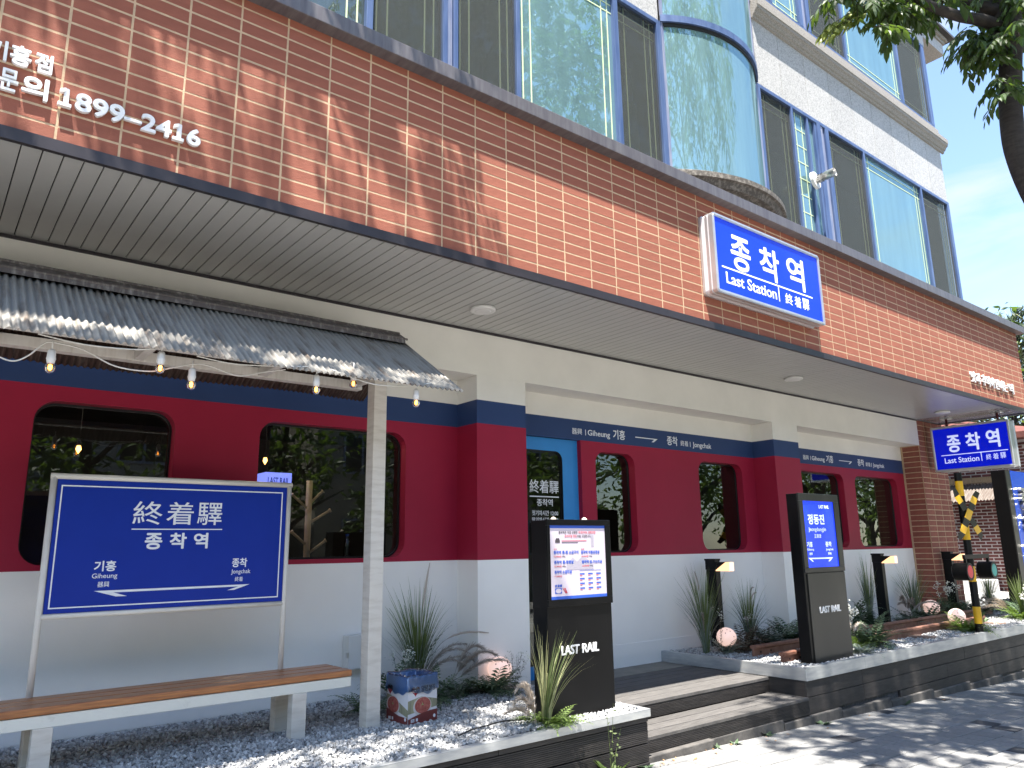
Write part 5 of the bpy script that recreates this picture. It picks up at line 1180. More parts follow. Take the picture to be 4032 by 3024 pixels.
# left group
grass_thing((3.30, 5.38), 'tall green grass clump by the wall behind the printed carton', 110, .88, .30, 70, .62, plume_spec=((( .8, -.3, 0), .42, .62, .055, .55), ((.9, -.1, 0), .52, .50, .055, .6), ((.7, -.5, 0), .36, .48, .05, .55), ((1, .1, 0), .55, .62, .05, .5)), spikes=(((.2, 0), .10, 1.0, .0), ((1, -.2), .62, .62, 1.6)))
def fern_thing(loc, label, n, L, w, m, up=.9, z=GZ - .01, az=None, npair=13):
    t = thing('fern', label, 'fern', (*loc, z), 'artificial ferns on the gravel'); ob('frond', fern(n, L, w, up, npair, az), m, t, fix=False); return t
fern_thing((2.62, 4.95), 'dark fern at the foot of the shelter post', 9, .30, .045, fern_m, 1.0)
fern_thing((3.02, 5.20), 'upright dark fern between the post and the printed carton', 10, .42, .045, fern_m, 1.4)
fern_thing((3.72, 4.98), 'dark green fern left of the pink globe by the pillar', 18, .38, .06, fern_m, .8)
fern_thing((3.50, 5.10), 'low drooping fern under the plumes behind the carton', 10, .34, .04, fern_m, .7)
def flower_thing(loc, label, n, h, r, gm=fern_m, fl=12, z=GZ - .01, fs=.006):
    t = thing('flowering_sprig', label, 'flower', (*loc, z), 'sprigs with tiny pale flowers'); b = MB(); bl = MB(); sprig(b, bl, n, h, r, fl, fs); ob('greenery', b, gm, t, fix=False); ob('blossom', bl, flower_m, t, fix=False); return t
flower_thing((3.96, 4.98), 'brownish flower sprig in front of the leftmost pink globe', 6, .30, .10, fern_br, 8)
flower_thing((3.10, 5.22), 'grey green flower sprig beside the tall grass behind the carton', 10, .34, .16, grass_b, 10)
# at the menu kiosk
t = thing('ornamental_grass', 'bright green spiky grass in front of the menu kiosk', 'grass plant', (3.34, 3.89, GZ - .01), 'artificial grass clumps along the wall')
ob('green_blades', blades(40, .60, .16, .005, lean=(.12, -.02)), grass_g, t, fix=False)
ob('pale_blades', blades(42, .64, .24, .005, lean=(.10, -.02)), M('straw_blade', (.34, .34, .16), .6, rnd=.3), t, fix=False)
t = thing('pampas_plume', 'cream pampas plume tuft left of the menu kiosk', 'plant', (3.27, 3.90, GZ - .01)); b = MB()
for d, L, hh_, cu in (((-1, .2, 0), .14, .52, .5), ((-1, 0, 0), .18, .40, .55), ((-.8, -.4, 0), .15, .33, .6), ((-1, .5, 0), .20, .26, .6), ((-.3, .3, 0), .08, .46, .4)): plume(b, (0, 0, 0), d, L, hh_ * .9, .05, 170, cu)
ob('plume', b, plume_m, t, fix=False)
fern_thing((3.40, 3.90), 'light green fern spilling over the silver edging at the menu kiosk', 20, .27, .042, fern_l, .55)
# right planter
def YW(x, y): return (x, y)
grass_thing((6.72, 5.22), 'tall green grass clump with plumes at the corner of the right planter', 120, .90, .30, 80, .66, plume_spec=(((.1, -1, 0), .10, .66, .05, .3), ((-.5, -.3, 0), .12, .58, .05, .3)), spikes=(((-.3, 0), .12, .98, .7),))
grass_thing((7.62, 5.30), 'grey green grass clump right of the nearest bollard lamp', 90, .74, .26, 70, .55, plume_spec=(((-.5, -.2, 0), .14, .50, .045, .4),), spikes=(((1, 0), .16, .84, 1.3), ((1, -.2), .16, .76, 1.3)))
fern_thing((6.86, 5.05), 'bluish fern left of the pink globe in the right planter', 11, .27, .04, grass_b, 1.0)
fern_thing((7.18, 5.06), 'brown tinted fern right of the pink globe in the right planter', 16, .42, .055, fern_br, 1.1)
fern_thing((7.00, 4.98), 'small fern covering the lower half of the pink globe', 8, .17, .03, fern_br, 1.0)
fern_thing((7.66, 5.06), 'blue green fern at the foot of the grey grass clump', 20, .40, .055, grass_b, .9)
fern_thing((8.12, 5.10), 'dark green fern in the corner beside the second pillar', 20, .44, .06, fern_m, 1.0)
fern_thing((8.35, 4.72), 'small yellow green fern behind the station kiosk', 8, .14, .03, fern_l, .9)
flower_thing((7.50, 5.18), 'tiny flower sprig in the fern right of the nearest bollard', 6, .34, .10, grass_b, 6)
flower_thing((6.84, 5.12), 'dry flower stalks above the fern by the planter corner', 4, .42, .09, fern_br, 10)
flower_thing((7.74, 4.18), 'white flowering sprigs at the right foot of the station kiosk', 10, .46, .10, fern_m, 22, fs=.011)
fern_thing((7.82, 4.12), 'blue green fern at the planter edge right of the station kiosk', 14, .24, .035, grass_b, .6)
fern_thing((8.35, 4.28), 'large green fern right of the white flowers', 24, .44, .06, fern_m, .9)
fern_thing((8.15, 4.30), 'yellow green fern behind the white flowers', 10, .30, .045, fern_l, .9)
grass_thing((8.9, 5.25), 'tall thin grass clump just right of the station kiosk', 70, .80, .18, 40, .6, spikes=(((1, 0), .2, .95, 1.2),))
t = thing('pampas_plume', 'grey brown plumes arching right of the station kiosk', 'plant', (8.25, 4.45, GZ - .01)); b = MB()
for d, L, hh_, cu in (((1, .5, 0), .62, .48, .55), ((1, .2, 0), .55, .42, .6), ((1, .7, 0), .66, .40, .5), ((.5, 1, 0), .35, .5, .45)): plume(b, (0, 0, 0), d, L, hh_, .06, 170, cu)
ob('plume', b, plume_g, t, fix=False)
fern_thing((9.7, 5.20), 'upright dark fern against the white wall before the second bollard', 16, .46, .06, fern_m, 1.6)
grass_thing((10.45, 5.32), 'grey grass clump left of the second bollard lamp', 50, .98, .14, 60, .8)
fern_thing((11.35, 5.20), 'blue grey fern at the foot of the second bollard lamp', 14, .34, .05, grass_b, .9)
grass_thing((11.85, 5.36), 'feathery grass clump between the second bollard and the far globe', 70, .80, .32, 80, .72, plume_spec=(((-.7, -.3, 0), .35, .55, .06, .5), ((-1, .1, 0), .4, .45, .06, .5)))
fern_thing((11.60, 5.08), 'green fern left of the star marked far globe', 20, .44, .065, fern_m, .9)
flower_thing((12.45, 5.10), 'grey flower sprig right of the star marked far globe', 14, .48, .20, fern_m, 12, fs=.009)
fern_thing((12.50, 5.08), 'dark fern between the far globe and the third bollard lamp', 18, .44, .06, fern_m, 1.1)
grass_thing((13.55, 4.95), 'dark grass clump in front of the brick column edge', 80, .74, .18, 50, .6, plume_spec=(((-1, 0, 0), .3, .45, .06, .5), ((-1, .3, 0), .35, .38, .06, .5)))
fern_thing((13.3, 5.0), 'low dark fern at the foot of the brick column', 14, .34, .05, fern_m, .7)
fern_thing((10.62, 4.17), 'pale green fern in front of the pale globe and striped post', 24, .42, .06, fern_l, .75)
grass_thing((12.75, 4.25), 'bright grass clump at the right edge before the pylon sign', 70, .70, .22, 0)
t = thing('pampas_plume', 'pale plumes left of the pylon sign at the right edge', 'plant', (12.95, 4.42, GZ - .01)); b = MB()
for d, L, hh_, cu in (((-1, .5, 0), .55, .46, .55), ((-1, .3, 0), .62, .36, .5), ((-1, .8, 0), .5, .30, .5), ((-1, .6, 0), .42, .5, .5)): plume(b, (0, 0, 0), d, L, hh_, .07, 200, cu)
ob('plume', b, plume_m, t, fix=False)
fern_thing((12.62, 4.25), 'green fern mass at the right edge of the planter', 18, .36, .05, fern_l, .9)
flower_thing((12.70, 4.18), 'white flowers at the right edge before the pylon sign', 8, .42, .12, fern_m, 18, fs=.012)
fern_thing((9.25, 5.20), 'dark fern against the white wall left of the upright fern', 16, .40, .06, grass_b, 1.0)
fern_thing((10.15, 5.18), 'mixed green fern between the upright fern and the second bollard lamp', 18, .42, .06, fern_m, 1.0)
fern_thing((10.72, 4.98), 'low blue grey fern in front of the second bollard lamp', 16, .34, .05, grass_b, .8)
fern_thing((12.95, 4.92), 'broad dark fern in front of the third bollard lamp', 20, .42, .06, fern_m, .9)
fern_thing((13.9, 4.80), 'dense dark fern beyond the brick column by the marble slabs', 22, .50, .07, fern_m, 1.0)
fern_thing((3.20, 5.02), 'spreading dark fern behind the right side of the carton', 16, .36, .05, fern_m, .9)
fern_thing((8.62, 4.85), 'grey fern between the kiosk and the rear rail', 16, .38, .055, grass_b, 1.0)
fern_thing((12.95, 4.30), 'long dark fern at the very edge of the view in the planter', 20, .46, .06, fern_m, 1.0)
grass_thing((9.15, 5.34), 'pale grass clump left of the upright fern', 50, .72, .20, 60, .6)
for (x_, y_, lab_, ds) in ((7.75, 4.50, 'pale brown plumes between the kiosk and the first rail', ((.6, .6, 0), (.8, .2, 0), (1, .5, 0))), (11.5, 5.30, 'feathery plumes behind the far globe lamp', ((-1, -.2, 0), (-.6, -.4, 0), (.4, -.4, 0))), (3.52, 5.25, 'grey plumes leaning towards the pillar behind the carton', ((1, -.1, 0), (.9, -.5, 0), (.7, .1, 0), (1, -.3, 0)))):
    t = thing('pampas_plume', lab_, 'plant', (x_, y_, GZ - .01)); b = MB()
    for q_, d in enumerate(ds): plume(b, (0, 0, 0), d, .30 + .06 * q_, .62 - .07 * q_, .07, 190, .5)
    ob('plume', b, plume_g, t, fix=False)
def moss(x, y, r, m, label):
    b = MB()
    for _ in range(160):
        a = random.random() * 2 * PI; q = r * random.random() ** .5; c = Vector((x + q * math.cos(a), y + .6 * q * math.sin(a), GZ + .01 + .03 * (1 - q / r) + random.uniform(-.01, .012))); s = random.uniform(.008, .016)
        u = Vector((random.gauss(0, 1), random.gauss(0, 1), random.gauss(0, 1))).normalized() * s; w = u.orthogonal().normalized() * s
        b.add([c + u, c + w, c - u, c - w, c + Vector((0, 0, s))], [(0, 1, 4), (1, 2, 4), (2, 3, 4), (3, 0, 4)])
    tag(ob('moss_tuft', b, m, fix=False), label, 'moss', 'moss tufts between the rails')
moss(9.0, 4.52, .10, moss_l, 'pale green moss tuft at the near end of the front rail'); moss(9.55, 4.66, .16, moss_m, 'dark green moss tuft between the rails'); moss(12.0, 4.5, .10, moss_l, 'pale moss tuft right of the striped post')
# weeds at the kerb
def weed(x, y, label, n=9, L=.09, tall=False):
    t = thing('kerb_weed', label, 'weed', (x, y, gz(x) - .002), 'weeds growing in the kerb gap'); b = MB()
    for _ in range(n):
        a = random.uniform(0, 2 * PI); l = L * random.uniform(.6, 1.2); u = Vector((math.cos(a), math.sin(a), random.uniform(.2, 1.3 if tall else .6))).normalized(); s = u.cross(Vector((0, 0, 1))).normalized() * l * .16
        b.add([(0, 0, 0), u * l * .45 + s, u * l, u * l * .45 - s], [(0, 1, 2), (0, 2, 3)])
        b.add([u * l * .2 + s * .8, u * l * .5 + s * 1.6, u * l * .4], [(0, 1, 2)])
    ob('leaf_rosette', b, fern_l if tall else fern_m, t, fix=False)
    if tall:
        b = MB()
        for dx, hh_ in ((-.03, .42), (.015, .46), (.06, .30)):
            b.tube([(0, 0, 0), (dx * .6, -.01, hh_ * .5), (dx * 1.4, -.02, hh_)], [.003, .002, .001], 5)
            for k in range(7):
                t_ = .3 + .1 * k; c = Vector((dx * 1.4 * t_, -.02 * t_, hh_ * t_)); u = Vector((random.gauss(0, 1), -.6, random.gauss(-.2, .5))).normalized() * .03; s = u.orthogonal().normalized() * .008; b.add([c, c + u * .5 + s, c + u, c + u * .5 - s], [(0, 1, 2, 3)])
        ob('stem', b, grass_g, t, fix=False)
weed(3.76, 3.74, 'tall leafy weed with yellowing stems in front of the left planter', 14, .16, True)
weed(4.15, 3.80, 'small pale weed near the left planter corner', 12, .07); weed(5.02, 3.86, 'small weed below the lower step, left one', 9, .07); weed(5.25, 3.86, 'small weed below the lower step, middle one', 9, .07)
weed(5.72, 3.88, 'dark leafy weed below the right end of the lower step', 12, .09); weed(6.52, 3.86, 'dark weed at the corner of the right planter', 12, .10); weed(8.15, 3.90, 'thin grass weed in the gap of the kerb stones', 8, .10)
lm = MB(); 
for q in range(34):
    x = random.choice([random.uniform(4.2, 5.2), random.uniform(4.0, 10)]); y = random.uniform(3.72, 3.88); c = Vector((x, y, gz(x) + .006)); a = random.uniform(0, PI); u = Vector((math.cos(a), math.sin(a), .1)) * random.uniform(.008, .02); s = Vector((-u.y, u.x, .004)) * .5
    lm.add([c + u, c + s, c - u, c - s + Vector((0, 0, .004))], [(0, 1, 2, 3)])
stuff(ob('leaf_litter', lm, litter_m, fix=False))
# cable on the gravel
b = MB(); b.tube(catm([(2.72, 3.97, GZ + .012), (2.86, 4.02, GZ + .018), (2.99, 4.06, GZ + .012), (3.12, 4.06, GZ + .02), (3.3, 4.03, GZ + .012)], 8), .005, 6); tag(ob('black_cable', b, cable_b, smooth=True), 'black cable lying on the gravel left of the menu kiosk', 'cable')
b = MB(); b.tube(catm([(3.05, 4.40, GZ + .03), (3.02, 4.30, GZ + .05), (2.98, 4.22, GZ + .012)], 8), .006, 6); tag(ob('hose_end', b, M('grey_hose', (.2, .2, .2), .6), smooth=True), 'short grey hose end poking from the gravel', 'hose')

# ================================================================== INTERIOR THINGS SEEN THROUGH GLASS
t = thing('coat_stand', 'wooden coat stand with pegs behind the large window', 'coat stand', (2.62, 6.05, 0))
b = MB(); b.tube([(0, 0, .3), (0, 0, 2.08)], .026, 12); ob('pole', b, orange_wood, t, smooth=True)
for (dx, z, s) in ((-.16, 1.92, 1), (.17, 1.80, 1), (-.15, 1.62, 1), (.14, 1.55, 1), (.10, 1.96, -1)):
    b = MB(); b.tube([(0, 0, z - .08), (dx, -.04, z + .03)], .011, 8); b.tube([(dx, -.04, z + .03), (dx * 1.06, -.043, z + .036)], .017, 8); ob('peg', b, orange_wood, t, smooth=True)
t = thing('lit_sign_cube', 'small glowing blue cube sign inside the large window', 'sign', (2.22, 6.0, 0))
b = MB(); b.box(0, .22, 0, .2, 2.00, 2.13); ob('cube', b, cube_lit, t); text('LAST RAIL', (.02, .20, 2.035, 2.09), ('y', -.001), ink_blue, t, .001, .02)
t = thing('water_bottle', 'clear plastic water bottle on the window counter', 'bottle', (2.86, 5.80, 1.40))
b = MB(); b.lathe((0, 0, 0), [(.030, 0), (.032, .02), (.030, .10), (.032, .13), (.026, .17), (.012, .20), (.012, .215)], 14); ob('bottle', b, bottle_g, t, smooth=True); b = MB(); b.lathe((0, 0, .215), [(.014, 0), (.014, .016), (.001, .017)], 12); ob('cap', b, ink_blue, t)
t = thing('water_cooler', 'water cooler jug behind the narrow window right of the door', 'water cooler', (5.72, 5.95, 0))
b = MB(); b.lathe((0, 0, 1.62), [(.04, 0), (.11, .05), (.115, .12), (.105, .14), (.115, .16), (.115, .26), (.105, .28), (.115, .30), (.11, .36), (.001, .38)], 18); ob('jug', b, bottle_g, t, smooth=True)
b = MB(); b.box(-.15, .15, -.15, .15, .3, 1.60); ob('cabinet', b, plastic_w, t, bevel=.01)
sp = 0
for (x, y) in ((.9, 6.6), (2.3, 6.4), (3.1, 6.7), (4.85, 6.6), (5.0, 7.6), (5.9, 6.9), (7.8, 7.0), (10.2, 6.8)):
    lab = ['left window', 'large window, left one', 'large window, right one', 'door, nearer one', 'door, deeper one', 'narrow window by the door', 'window before the second pillar', 'window behind the second pillar'][sp]; sp += 1
    b = MB(); b.lathe((x, y, 2.98), [(.03, 0), (.03, -.03), (.001, -.031)], 12); tag(ob('ceiling_spot', b, spot_m), 'small ceiling spotlight seen through the ' + lab, 'light', 'ceiling spots inside the shop')
for (x, y, lab) in ((.86, 5.9, 'left window'), (2.18, 5.92, 'large window')):
    t = thing('pendant_bulb', 'small amber pendant bulb hanging inside the ' + lab, 'light', group='pendant bulbs inside the shop')
    b = MB(); b.tube([(x, y, 2.25), (x, y, 3.0)], .003, 6); b.lathe((x, y, 2.24), [(.012, .03), (.015, 0)], 10); ob('cord', b, black_m, t); b = MB(); b.lathe((x, y, 2.21), [(.012, .025), (.018, 0), (.001, -.03)], 10); ob('bulb', b, fil_m, t)

for (x, y, e) in ((2.5, 6.75, 5), (0.9, 6.9, 2.5), (5.0, 6.9, 3), (10.2, 6.9, 3)):
    pl_l = bpy.data.lights.new('ceiling_spot_light', 'POINT'); pl_l.energy = e; pl_l.color = (1.0, .82, .6); pl_l.shadow_soft_size = .06
    po = bpy.data.objects.new('ceiling_spot_light', pl_l); po.location = (x, y - .3, 2.85); COL.objects.link(po)
# ================================================================== TREES
def leaf_mesh(l=.105, w=.036):
    m = MB(); m.add([(0, 0, 0), (l * .3, w * .5, -.004), (l * .62, w * .42, -.006), (l, 0, -.014), (l * .62, -w * .42, -.006), (l * .3, -w * .5, -.004), (l * .35, 0, .003), (l * .65, 0, .001)],
                    [(0, 6, 1), (1, 6, 7, 2), (2, 7, 3), (0, 5, 6), (5, 4, 7, 6), (4, 3, 7)]); return m
LM = leaf_mesh(); LV = np.array(LM.v); LF = LM.f
def frame(p, d, roll=0.0, s=1.0):
    d = Vector(d).normalized(); side = d.cross(Vector((0, 0, 1))); side = side.normalized() if side.length > 1e-4 else Vector((1, 0, 0)); up_ = side.cross(d)
    m = Matrix((d, side, up_)).transposed() @ Matrix.Rotation(roll, 3, 'X'); M4 = (m * s).to_4x4(); M4.translation = p; return M4
def twig_leaves(out, tw, p, d, L, n=10, droop=.5, s=1.0, keep=None):
    p = Vector(p); d = Vector(d).normalized(); pts = []
    for i in range(n + 1):
        t = i / n; pts.append(p + d * L * t + Vector((0, 0, -droop * L * t * t)))
    if keep and not all(keep(q) for q in (pts[0], pts[n // 2], pts[-1])): return
    tw.tube([pts[0], pts[n // 2], pts[-1]], [.004, .0028, .0012], 4, cap=False)
    for i in range(1, n + 1):
        tg = (pts[i] - pts[i - 1]).normalized(); sd = tg.cross(Vector((0, 0, 1))).normalized()
        for s_ in ((1, -1) if i < n else (0,)):
            dd = tg * .75 + sd * s_ * random.uniform(.5, 1.0) + Vector((0, 0, random.uniform(-.9, -.25)))
            out.append(frame(pts[i], dd, random.uniform(-.6, .6), s * random.uniform(.7, 1.25)))
def project(p):
    v = Vector(p) - Vector((0, 0, 1.5)); c = v.dot(fwd)
    if c < .05: return None
    return 2016 + 2946.28 * v.dot(rr) / c, 1512 - 2946.28 * v.dot(uu) / c, c
tr = thing('street_tree', 'street tree with dark curving trunk reaching in at the upper right', 'tree')
trunk = [(6.95, .85, gz(7) - .05), (6.85, .95, 1.0), (6.65, 1.10, 2.2), (6.42, 1.32, 3.1), (6.18, 1.52, 3.8), (6.09, 1.60, 4.25), (6.09, 1.60, 4.60), (6.10, 1.56, 4.95), (6.11, 1.52, 5.3), (6.08, 1.52, 5.8), (5.9, 1.4, 6.8), (5.7, 1.3, 8.0)]
b = MB(); b.tube(catm(trunk, 5), [.125 - .001 * i for i in range(51)] + [.07] * 10, 12) if False else None
cp_ = catm(trunk, 5); b.tube(cp_, [max(.03, .105 - .028 * min(1, i / 25) + (.012 if 38 <= i <= 44 else 0) - .05 * max(0, (i - 44) / 12)) for i in range(len(cp_))], 12); ob('trunk', b, bark_m, tr, smooth=True)
limbs = [[(6.10, 1.53, 5.28), (5.85, 1.60, 5.30), (5.55, 1.68, 5.25), (5.25, 1.78, 5.28), (4.9, 1.9, 5.45), (4.5, 2.1, 5.6), (4.1, 2.2, 5.7)],
         [(6.10, 1.53, 5.45), (5.8, 1.75, 5.55), (5.4, 1.95, 5.55), (5.0, 2.2, 5.5), (4.6, 2.45, 5.5)],
         [(6.08, 1.52, 5.6), (6.5, 1.6, 6.0), (7.1, 1.9, 6.6), (7.8, 2.1, 7.2)], [(6.0, 1.5, 6.3), (6.0, .9, 7.0), (6.1, .1, 7.6), (6.2, -.7, 8.2)],
         [(5.8, 1.35, 7.2), (5.1, 1.5, 7.9), (4.3, 1.7, 8.4)], [(5.7, 1.3, 7.6), (6.4, 1.2, 8.6), (7.6, 1.2, 9.6), (8.8, 1.4, 10.4)], [(5.8, 1.3, 7.8), (5.6, 1.5, 9.2), (5.0, 1.7, 10.6)], [(5.8, 1.3, 8.0), (6.4, 1.5, 9.6), (6.8, 1.6, 11)], [(6.11, 1.52, 5.25), (6.2, 1.45, 5.35), (6.4, 1.4, 5.6)]]
for l in limbs:
    q = catm(l, 5); r0 = .045 if len(l) > 3 else .03
    b = MB(); b.tube(q, [r0 * (1 - .8 * i / len(q)) + .004 for i in range(len(q))], 8); ob('branch', b, bark_m, tr, smooth=True)
def T(x, y, h):  # point at horizontal distance h in the direction seen there
    v = fwd + rr * ((3000 + x / 1.2297 - 2016) / 2946.28) - uu * ((y / 1.2297 - 1512) / 2946.28); k = h / math.hypot(v.x, v.y); return Vector((0, 0, 1.5)) + v * k
L1 = []; L2 = []; TW = MB()
sprays = [(700, 10, 5.6, 45, 1.0), (640, 20, 5.4, 40, 1), (580, 15, 5.2, 34, 1), (660, 70, 5.5, 26, 1), (600, 120, 5.3, 16, 1), (560, 165, 5.2, 9, 1), (700, 60, 5.6, 20, 1), (520, 5, 5.2, 18, 1), (430, 0, 5.0, 14, 1), (330, 0, 5.0, 8, 1),
          (1000, 175, 6.2, 16, 1), (1050, 205, 6.2, 22, 1), (1100, 180, 6.2, 22, 1), (1000, 240, 6.3, 10, 1), (960, 260, 6.3, 6, 1), (1110, 250, 6.2, 14, 1), (1150, 200, 6.3, 16, 1), (1120, 300, 6.2, 7, 1), (1180, 290, 6.2, 7, 1),
          (1180, 410, 6.1, 12, 1), (1140, 430, 6.1, 8, 1), (1190, 470, 6.1, 9, 1), (1250, 60, 6.3, 22, 1), (1260, 150, 6.3, 18, 1), (1240, 10, 6.4, 20, 1), (1260, 230, 6.3, 8, 1), (940, 5, 6.0, 10, 1), (1050, 10, 6.1, 12, 1), (860, 0, 5.8, 8, 1), (1150, 5, 6.2, 14, 1)]
for (x, y, h, n, s) in sprays:
    for _ in range(max(3, n // 2)):
        p = T(x + random.gauss(0, 26), y - 30 + random.gauss(0, 14), h + random.gauss(0, .18)); a = random.uniform(0, 2 * PI)
        twig_leaves(L1, TW, p, (math.cos(a) - .25, math.sin(a) * .7, random.uniform(-.5, .1)), random.uniform(.12, .22), 5, .5, .92)
for _ in range(6):
    p = T(500 + random.gauss(0, 20), 60 + random.gauss(0, 12), 5.1); twig_leaves(L2, TW, p, (-.7, .35, -.3), .34, 7, .25, .85)
def crown(out, n, c, r, keepf, s=1.0, tw=TW):
    k = 0
    while k < n:
        q = Vector((random.gauss(0, 1), random.gauss(0, 1), random.gauss(0, 1))).normalized() * (random.random() ** .4); p = Vector((c[0] + q.x * r[0], c[1] + q.y * r[1], c[2] + q.z * r[2])); k += 1
        if not keepf(p): continue
        if math.sin(p.x * 2.9 + 1) * math.sin(p.y * 3.1) * math.sin(p.z * 2.6 + 2) < -.12: continue
        a = random.uniform(0, 2 * PI); twig_leaves(out, tw, p, (math.cos(a), math.sin(a), random.uniform(-.4, .3)), random.uniform(.18, .32), 5, .4, s, keepf)
def off_frame(p, m=60):
    v = project(p)
    if v is None: return True
    return not (-m < v[0] < 4032 + m and -m < v[1] < 3024 + m)
crown(L1, 420, (6.2, 1.0, 6.9), (2.6, 1.5, 1.6), lambda p: off_frame(p, 230) and p.y + .2326 * (p.z - 3.4) < 3.86 and p.z > 4.9)
crown(L1, 3000, (7.2, 1.3, 9.4), (3.8, 1.5, 2.0), lambda p: off_frame(p, 230) and p.y + .2326 * (p.z - 3.4) < 3.86)
def emit_leaves(parent, L, mat, npart=0, name='leaf'):
    me = LM.mesh('leaf'); me.materials.append(mat)
    sc = []
    for m in L:
        v = project(m.translation); s = 0
        if v and 0 < v[0] < 4032 and 0 < v[1] < 3024: s = 1 / v[2]
        sc.append(s)
    order = sorted(range(len(L)), key=lambda i: -sc[i])
    for i in order[:npart]:
        if sc[i] > 0: o = link(name, me, None, parent); o.matrix_local = L[i]
    rest_ = [np.array(L[i]) for i in order[npart:] ] + [np.array(L[i]) for i in order[:npart] if sc[i] <= 0]
    if rest_: joined('foliage', rest_, LV, LF, mat, parent)
emit_leaves(tr, L1, leaf_m, 240); emit_leaves(tr, L2, leaf_y, 55, 'young_leaf')
ob('twig', TW, bark_m, tr, fix=False)
# shading tree on the left, just out of view
tl = thing('street_tree', 'street tree left of the camera whose crown dapples the brick fascia', 'tree')
b = MB(); q = catm([(-2.0, .7, .1), (-1.95, .8, 2), (-1.6, 1.1, 4), (-1.2, 1.4, 5.5), (-.9, 1.6, 7)], 5); b.tube(q, [.13 - .004 * i for i in range(len(q))], 12); ob('trunk', b, bark_m, tl, smooth=True)
for l in ([(-1.4, 1.25, 4.8), (-.6, 2.0, 6.6), (.6, 2.8, 8.0)], [(-1.2, 1.4, 5.5), (-.4, 2.2, 7.2), (.4, 2.9, 8.9)], [(-1, 1.5, 6.2), (-1.6, 2.2, 7.4), (-2.4, 2.6, 8)]):
    q = catm(l, 5); b = MB(); b.tube(q, [.05 * (1 - .7 * i / len(q)) for i in range(len(q))], 8); ob('branch', b, bark_m, tl, smooth=True)
L3 = []; TW2 = MB(); crown(L3, 210, (.2, 1.7, 8.0), (2.3, .9, 1.2), lambda p: off_frame(p, 150), tw=TW2)
crown(L3, 700, (-.8, 2.7, 8.4), (3.0, 1.3, 1.4), lambda p: off_frame(p, 150) and p.y < 3.85, tw=TW2)
crown(L3, 150, (1.2, 3.0, 8.0), (1.5, .8, 1.0), lambda p: off_frame(p, 150) and p.y < 3.75, tw=TW2)
emit_leaves(tl, L3, leaf_m, 0); ob('twig', TW2, bark_m, tl, fix=False)
# generic background trees with leaf clumps
def bg_tree(x, y, h, r, label, m=leaf_m, n=1600, ls=3.0, group='trees across the road', name='roadside_tree', z0=None):
    z0 = gz(x) - .1 if z0 is None else z0
    t = thing(name, label, 'tree', (x, y, z0), group)
    b = MB(); b.tube([(0, 0, 0), (.05, 0, h * .3), (-.05, .05, h * .6), (0, 0, h * .9)], [r * .09, r * .07, r * .05, r * .02], 8)
    for q in range(7):
        a = q * 2.4; b.tube([(0, 0, h * (.32 + .06 * q)), (math.cos(a) * r * .4, math.sin(a) * r * .4, h * (.45 + .06 * q)), (math.cos(a) * r * .75, math.sin(a) * r * .75, h * (.52 + .055 * q))], [r * .035, r * .02, r * .008], 6)
    ob('trunk', b, bark_m, t, smooth=True)
    cl = [(random.gauss(0, r * .42), random.gauss(0, r * .42), h * random.uniform(.40, .92), r * random.uniform(.28, .48)) for _ in range(16)]; out = []
    for _ in range(n):
        c = random.choice(cl); q = Vector((random.gauss(0, 1), random.gauss(0, 1), random.gauss(0, 1))).normalized() * c[3] * random.uniform(.55, 1.05)
        out.append(np.array(frame(Vector(c[:3]) + q, (random.gauss(0, 1), random.gauss(0, 1), random.gauss(-.4, .5)), random.uniform(-1.5, 1.5), ls * random.uniform(.6, 1.3))))
    joined('crown', out, LV, LF, m, t); return t
for i, (x, y, h, r) in enumerate(((-6, -9.2, 7, 2.6), (-1.5, -9.0, 6.5, 2.4), (3.2, -9.3, 7, 2.6), (8.0, -9.0, 6.6, 2.5), (13, -9.4, 7.2, 2.7), (19, -9.2, 7, 2.6))):
    bg_tree(x, y, h, r, ['first', 'second', 'third', 'fourth', 'fifth', 'sixth'][i] + ' roadside tree across the road counted from the left', n=1300, ls=3.2)
for i, (x, y, h, r, lab) in enumerate(((24, 3.0, 9, 3.2, 'broad green tree beyond the neighbour roof, nearest'), (20, 8.5, 7.2, 3.0, 'leafy tree behind the hanging sign'), (30, 8, 10, 3.6, 'large tree beyond the neighbour building'), (36, 2, 11, 4, 'far tree at the right edge'))):
    bg_tree(x, y, h, r, lab, n=2600, ls=2.6, group='trees beyond the shop')
for i, (x, y, h, r) in enumerate(((13.5, .3, 7.0, 2.7), (19.5, .3, 7.5, 2.8), (26, .2, 7.5, 2.9), (33, .1, 8, 3))):
    bg_tree(x, y, h, r, ['first', 'second', 'third', 'fourth'][i] + ' street tree along the near pavement beyond the frame', n=2200, ls=2.2, group='trees along the near pavement')
for i, (x, y, h, r) in enumerate(((26, -9, 8, 3.2), (33, -9.3, 8, 3.2), (41, -9, 8.5, 3.4), (50, -8, 9, 3.6))):
    bg_tree(x, y, h, r, ['nearer', 'second', 'third', 'farthest'][i] + ' tree at the far right end of the road', n=1300, ls=3.4)
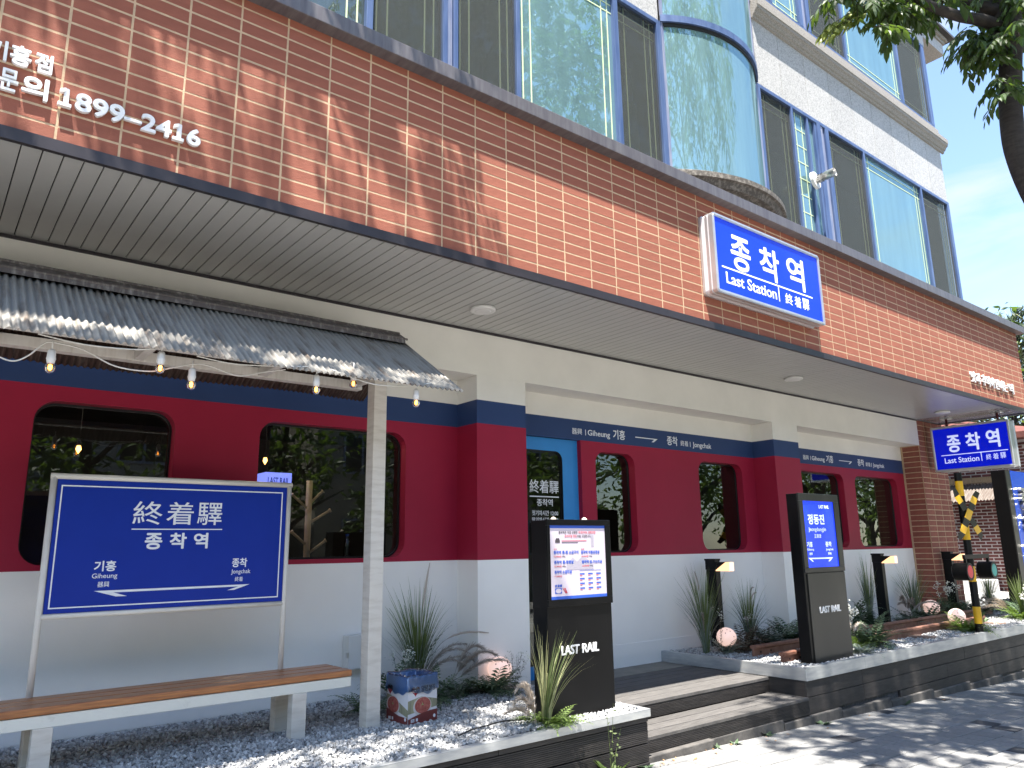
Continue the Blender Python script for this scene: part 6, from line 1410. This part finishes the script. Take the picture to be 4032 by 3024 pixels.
# pine at the right edge
pt = thing('pine_tree', 'tall pine with spiky pale tips beyond the canopy corner', 'tree', (23.0, 7.15, gz(23)))
b = MB(); b.tube([(0, 0, 0), (0, 0, 8.0)], [.16, .03], 8)
pn = []; pl_ = []
for k in range(210):
    z = random.uniform(2.0, 7.9); a = random.uniform(0, 2 * PI); L_ = (8.6 - z) * .42 + .45; p1 = Vector((math.cos(a) * L_, math.sin(a) * L_, z + L_ * .55)); p0 = Vector((0, 0, z)); b.tube([p0, p0.lerp(p1, .6) - Vector((0, 0, .05)), p1], [.03, .015, .006], 4)
    for q in range(34):
        t_ = random.uniform(.25, 1); c = p0.lerp(p1, t_) + Vector((random.gauss(0, .09), random.gauss(0, .09), random.gauss(0, .07))); d = (p1 - p0).normalized() + Vector((random.gauss(0, .5), random.gauss(0, .5), random.gauss(.3, .4)))
        (pl_ if t_ > .85 else pn).append(np.array(frame(c, d, random.uniform(-2, 2), 2.4) @ Matrix.Diagonal((1, .35, 1, 1))))
ob('trunk', b, bark_m, pt, smooth=True); joined('needles', pn, LV, LF, pine_m, pt); joined('pale_tips', pl_, LV, LF, pine_l, pt)

# ================================================================== ACROSS THE ROAD (seen in the glass)
def opposite(x0, x1, y, h, m, label):
    t = thing('opposite_building', label, 'building', group='buildings across the road')
    b = MB(); b.box(x0, x1, y - 8, y, -.8, h); ob('wall', b, m, t)
    b = MB(); b.box(x0 - .2, x1 + .2, y - 8.2, y + .25, h, h + .25); ob('roof', b, roof_m, t)
    k = 0; z = 1.2
    while z + 1.5 < h:
        x = x0 + 1
        while x + 1.6 < x1:
            f_ = MB(); f_.box(x, x + 1.5, y, y + .06, z, z + 1.4); w = ob('window', f_, frame_g, t); f_ = MB(); f_.box(x + .08, x + .71, y + .061, y + .066, z + .08, z + 1.32); f_.box(x + .79, x + 1.42, y + .061, y + .066, z + .08, z + 1.32); ob('pane', f_, kiosk_m2, w); x += 2.6
        z += 3.0
opposite(-14, -2.5, -13.5, 9.5, facade_b, 'beige block across the road on the left'); opposite(-1.5, 9.5, -13.8, 8, facade_a, 'grey clad block across the road in the middle'); opposite(11, 24, -13.5, 10.5, facade_b, 'beige block across the road on the right')
up_ = thing('utility_pole', 'grey concrete utility pole with wires across the road', 'pole')
b = MB(); b.tube([(1.2, -7.6, -.1), (1.2, -7.6, 8.5)], [.17, .12], 14); ob('pole', b, pole_m, up_, smooth=True)
b = MB(); b.box(.4, 2.0, -7.65, -7.55, 7.6, 7.7); ob('cross_arm', b, steel, up_)
b = MB()
for y in (-7.7, -7.5): b.tube([(-28, y, 8.0), (-12, y, 7.4), (1.2, y, 7.75), (16, y, 7.3), (38, y, 8.0)], .012, 4)
ob('wire', b, cable_b, up_)
